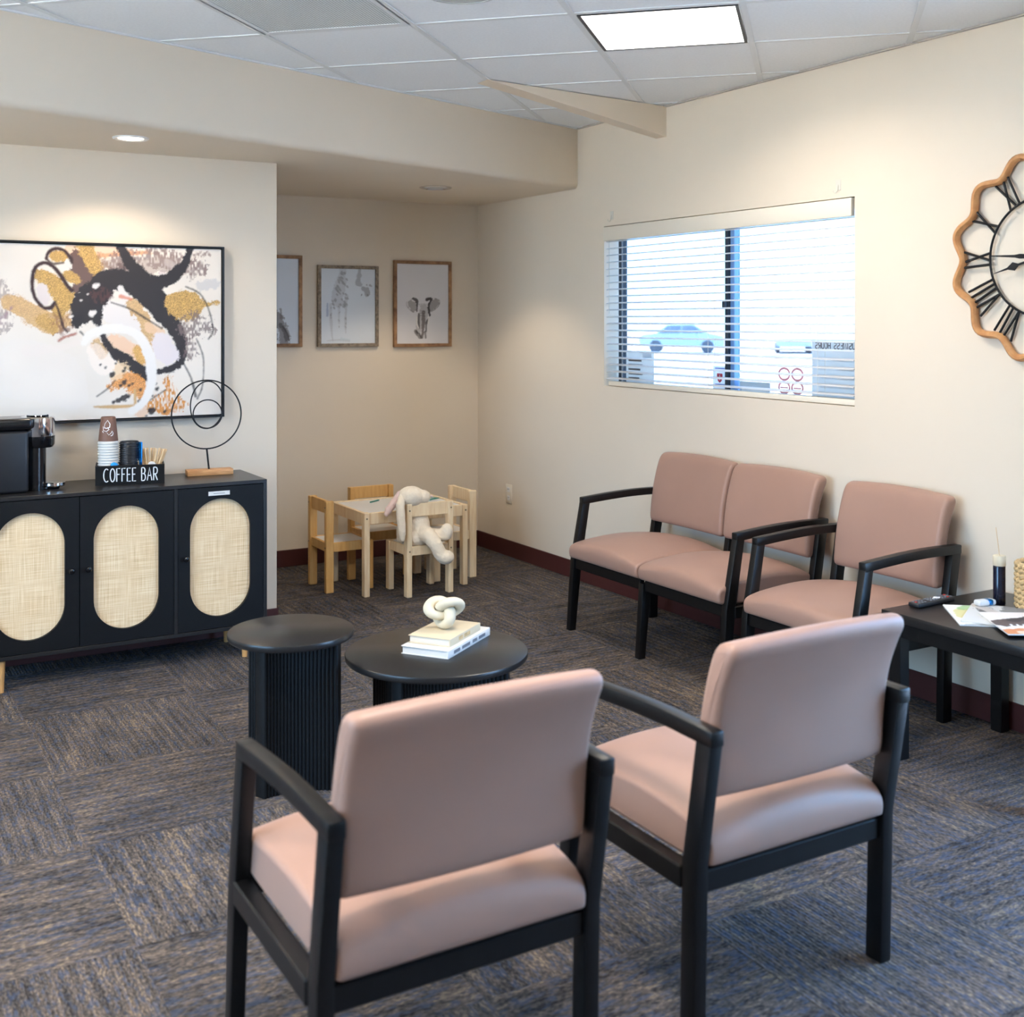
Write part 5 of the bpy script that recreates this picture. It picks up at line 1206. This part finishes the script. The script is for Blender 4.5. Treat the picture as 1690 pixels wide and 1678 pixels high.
# plush rabbit: body as one blended surface
def plush(name, parts, mtl, parent, vox):
    mb = MB()
    for p in parts:
        if p[0] == 'e': mb.ell(p[1], p[2], 18, 12, rot=p[3] if len(p) > 3 else None)
        else:
            pts_, rs = p[1], p[2]; mb.tube(pts_, rs, 14)
            mb.ell(pts_[0], (rs[0],) * 3, 14, 10); mb.ell(pts_[-1], (rs[-1],) * 3, 14, 10)
    o = mb.obj(name, mtl, parent, 180)
    r = o.modifiers.new('blend', 'REMESH'); r.mode = 'VOXEL'; r.voxel_size = vox; r.use_smooth_shade = True
    s_ = o.modifiers.new('soften', 'SMOOTH'); s_.factor = .6; s_.iterations = 6
    tx = bpy.data.textures.new('fur', 'CLOUDS'); tx.noise_scale = .012
    d_ = o.modifiers.new('fur', 'DISPLACE'); d_.texture = tx; d_.strength = .006; d_.mid_level = .5
    return o
rb = thing('plush_rabbit', 'cream plush rabbit slumped over the small chair back', 'plush toy', (-.93, -1.0, .27))
plush('body', [('e', (-.015, -.03, .095), (.072, .062, .105)), ('e', (-.02, -.04, .04), (.08, .07, .05)),
               ('t', [(-.03, -.04, .17), (-.055, -.05, .23)], [.045, .04]),
               ('e', (-.06, -.055, .265), (.085, .062, .058), (0, .15, .3)), ('e', (-.0, -.07, .262), (.045, .04, .038)),
               ('t', [(-.01, -.06, .07), (.005, -.13, .06), (.03, -.175, .01), (.05, -.185, -.04)], [.045, .042, .036, .036]),
               ('e', (.075, -.195, -.052), (.048, .045, .038)),
               ('t', [(.03, -.05, .05), (.075, -.10, .05), (.095, -.145, .062)], [.04, .038, .036]), ('e', (.10, -.16, .078), (.034, .034, .046)),
               ('t', [(-.06, .0, .14), (-.08, .04, .08), (-.07, .06, .02)], [.03, .027, .025])], 'plush', rb, .0065)
plush('ear', [('t', [(-.125, -.07, .275), (-.150, -.10, .23), (-.152, -.115, .16), (-.148, -.12, .09), (-.146, -.12, .052)], [.020, .024, .024, .021, .014])], 'plush', rb, .005)
plush('ear', [('t', [(-.125, -.045, .285), (-.155, -.04, .24), (-.185, -.03, .20), (-.198, -.03, .178)], [.018, .022, .022, .014])], 'pinkplush', rb, .005)
MB().ell((.042, -.092, .266), (.008, .006, .006)).obj('nose', 'pinkplush', rb)

# ================================================================== WALL CLOCK
ck = thing('wall_clock', 'large wall clock with scalloped wooden rim and black roman numerals', 'clock', (-.002, -4.178, 1.717), WIN_ROT)
def rim(a): return .352 + .021 * math.cos(12 * a + PI)      # dips at the hours
MB().tube([(rim(2 * PI * k / 192) * math.cos(2 * PI * k / 192), rim(2 * PI * k / 192) * math.sin(2 * PI * k / 192), .017) for k in range(192)], .0135, 10, True, flat=(1.25, 1), up=(0, 0, 1)).obj('wood_rim', 'clockwood', ck)
RI = .213
MB().tube([(RI * math.cos(2 * PI * k / 96), RI * math.sin(2 * PI * k / 96), .017) for k in range(96)], .0045, 8, True, up=(0, 0, 1)).obj('inner_ring', 'iron', ck)
NUM = ['XII', 'I', 'II', 'III', 'IV', 'V', 'VI', 'VII', 'VIII', 'IX', 'X', 'XI']
for h_, nm in enumerate(NUM):
    ang = PI / 2 - h_ * PI / 6
    er = Vector((math.cos(ang), math.sin(ang))); et = Vector((math.sin(ang), -math.cos(ang)))
    r0, r1 = RI, rim(ang) - .006
    widths = {'I': .022, 'V': .046, 'X': .050}
    tot = sum(widths[c_] for c_ in nm); x = -tot / 2
    mb = MB()
    for c_ in nm:
        w_ = widths[c_]; cx = x + w_ / 2
        def P3(t_, r): s_ = .8 + .3 * (r - r0) / (r1 - r0); q_ = er * r + et * t_ * s_; return (q_.x, q_.y, .017)
        segs = {'I': [((cx, r0), (cx, r1))], 'V': [((cx - w_ * .36, r1), (cx, r0)), ((cx + w_ * .36, r1), (cx, r0))], 'X': [((cx - w_ * .34, r0), (cx + w_ * .34, r1)), ((cx + w_ * .34, r0), (cx - w_ * .34, r1))]}[c_]
        for a, b in segs: mb.tube([P3(*a), P3(*b)], .0050, 6, up=(0, 0, 1))
        x += w_
    mb.obj('numeral', 'iron', ck)
def hand(name, ang, L, spade):
    er = Vector((math.cos(ang), math.sin(ang))); et = Vector((-er.y, er.x))
    prof_ = [(-.04, .004), (0, .005), (L * .45, .004), (L * .55, .016 if spade else .006), (L * .68, .004), (L, .0006)] if spade else [(-.05, .005), (0, .006), (L * .4, .009), (L * .5, .005), (L, .002)]
    poly = [tuple(er * a + et * b) for a, b in prof_] + [tuple(er * a - et * b) for a, b in prof_[::-1]]
    MB().prism(poly, .024 if spade else .028, .026 if spade else .030).obj(name, 'iron', ck, None)
hand('minute_hand', math.radians(177), .20, False); hand('hour_hand', math.radians(196), .205, True)
MB().lathe([(0, 0), (.022, 0), (.022, .034), (.015, .038), (0, .038)], 24).obj('hub', 'iron', ck)
for a in range(4):
    an = PI / 4 + a * PI / 2; MB().tube([(.02 * math.cos(an), .02 * math.sin(an), .006), (RI * math.cos(an), RI * math.sin(an), .014)], .0025, 6).obj('spoke', 'iron', ck) if a in (0, 3) else None

# ================================================================== SIDE TABLE BY THE WINDOW WALL
t = thing('side_table', 'low black rectangular side table at the right edge', 'table', (-.312, -4.29, 0))
sx, sy, sh_ = .292, .315, .50
MB().span((-sx, -sy, sh_ - .032), (sx, sy, sh_), .002, 2).obj('table_top', 'tabletop', t)
for a in (-1, 1):
    for b in (-1, 1): MB().span((a * (sx - .006), b * (sy - .03), 0), (a * (sx - .052), b * (sy - .076), sh_ - .032), .002, 1).obj('leg', 'black', t)
    MB().span((a * (sx - .012), -sy + .076, sh_ - .082), (a * (sx - .034), sy - .076, sh_ - .032)).obj('long_apron', 'black', t, None)
    MB().span((-sx + .052, a * (sy - .036), sh_ - .082), (sx - .052, a * (sy - .058), sh_ - .032)).obj('short_apron', 'black', t, None)
# remote
t = thing('remote_control', 'black television remote on the side table corner', 'remote', (-.395, -4.014, .5), (0, 0, math.radians(4)))
MB().box((0, 0, .009), (.205, .046, .016), .005, 3).obj('body', 'plastic', t)
for i in range(12):
    for j in range(3):
        if i in (3, 7): continue
        mt = 'redbutton' if (i, j) in ((0, 1), (11, 2), (10, 0)) else ('whitebutton' if (i, j) in ((6, 1), (8, 1)) else 'greybutton')
        MB().box((-.088 + i * .016, -.013 + j * .013, .0178), (.008, .007, .0022), .0008, 1).obj('button', mt, t)
MB().lathe([(.010, .0172), (.012, .0182), (.012, .019), (0, .019)], 20, (.026, 0, 0)).obj('ring_pad', 'whitebutton', t)
# magazines
def magazine(label, loc, rz, L, W_, strokes, basec, tilt=0, seed=3):
    t = thing('magazine', label, 'magazine', loc, (0, tilt, rz), 'magazines on the side table')
    MB().span((-L / 2, -W_ / 2, 0), (L / 2, W_ / 2, .0045), .0006, 1).obj('pages', 'paper', t)
    painted('cover', strokes, L, W_, 110, 80, basec, t, .0048, .003, seed, .02)
random.seed(9)
K = (40, 38, 40)
mg1 = [((214, 206, 150), 1, .3, 0, [(-.02, .06, .03), (.05, .05, .035)]), ((150, 190, 120), .8, .5, 0, [(.08, .05, .02), (.11, .02, .025)]), ((230, 170, 150), .9, .4, 0, [(-.06, -.02, .03), (-.03, -.05, .02)]), (K, .8, .3, 0, [(-.13, .08, .004), (-.13, -.08, .004)]), ((120, 150, 190), .7, .5, 0, [(.0, -.03, .03), (.08, -.06, .03)])]
mg2 = [((120, 118, 116), .9, .5, 0, [(-.1, -.06, .04), (.1, -.05, .05)]), ((60, 58, 56), .9, .6, 0, [(-.05, .02, .02), (.06, .05, .03)]), ((196, 186, 176), .9, .3, 0, [(.02, .0, .02), (.1, .08, .02)])]
mg3 = [((204, 130, 84), 1, .4, 0, [(-.12, -.1, .03), (-.10, .02, .035), (-.12, .1, .03)]), ((226, 196, 170), 1, .4, 0, [(-.13, .02, .02), (-.12, .05, .02)]), ((90, 76, 72), 1, .6, .2, [(.0, .07, .04), (.02, -.04, .05)]), ((62, 54, 54), 1, .5, 0, [(.03, .03, .02), (.06, -.02, .02)])]
mg3 += [((238, 236, 232), 1, .1, 0, [(-.06, -.08 + k * .02, .0035), (-.02, -.085 + k * .02, .0035)]) for k in range(8)]
A1 = math.atan2(.233, .192)
magazine('open pale magazine lying lowest on the side table', (-.395, -4.220, .5), A1, .27, .20, mg1, (236, 234, 226), seed=3)
magazine('grey magazine lying in the middle of the pile', (-.365, -4.26, .5055), A1 - .35, .27, .20, mg2, (206, 204, 200), seed=4)
magazine('orange and brown magazine on top of the pile', (-.395, -4.385, .511), A1 + .10, .275, .21, mg3, (226, 216, 208), seed=5)
t = thing('tissue_pack', 'small white and teal tissue pack behind the magazines', 'tissue pack', (-.29, -4.15, .5112), (0, 0, -.15))
MB().box((0, 0, .010), (.075, .035, .02), .008, 3).obj('wrapper', 'signwhite', t); MB().box((.012, 0, .0105), (.03, .0358, .0204), .008, 3).obj('printed_band', 'foilblue', t)
tag(MB().box((0, 0, .002), (.15, .11, .004), .0008, 1).obj('booklet', 'green', None, loc=(-.21, -4.37, .5), rot=(0, 0, .4)), 'green booklet under the basket on the side table', 'booklet')
# reed diffuser
t = thing('reed_diffuser', 'navy bottle with cream cap and one reed stick', 'diffuser', (-.195, -4.136, .5))
MB().lathe([(0, 0), (.019, 0), (.0205, .002), (.0205, .132), (.019, .135), (0, .135)], 32).obj('bottle', 'navy', t)
MB().lathe([(0, .135), (.0205, .135), (.0215, .137), (.0215, .168), (.0205, .170), (.006, .170), (0, .168)], 32).obj('cap', 'cream', t)
MB().tube([(.002, 0, .165), (-.010, .006, .268)], .0013, 6).obj('reed', 'stick', t)
# rope basket
t = thing('rope_basket', 'round coiled rope basket at the right edge of the side table', 'basket', (-.125, -4.262, .5))
for k in range(9):
    r = .085
    pts = []
    for a in range(120):
        u = 2 * PI * a / 120; pts.append(((r + .003 * math.cos(u * 20 + k)) * math.cos(u), (r + .003 * math.cos(u * 20 + k)) * math.sin(u), .010 + k * .0175 + .003 * math.sin(u * 20 + k)))
    MB().tube(pts, .0098, 8, True).obj('coil', 'rope', t)
MB().lathe([(0, .001), (.08, .001), (.08, .012), (0, .012)], 40).obj('base', 'rope', t)
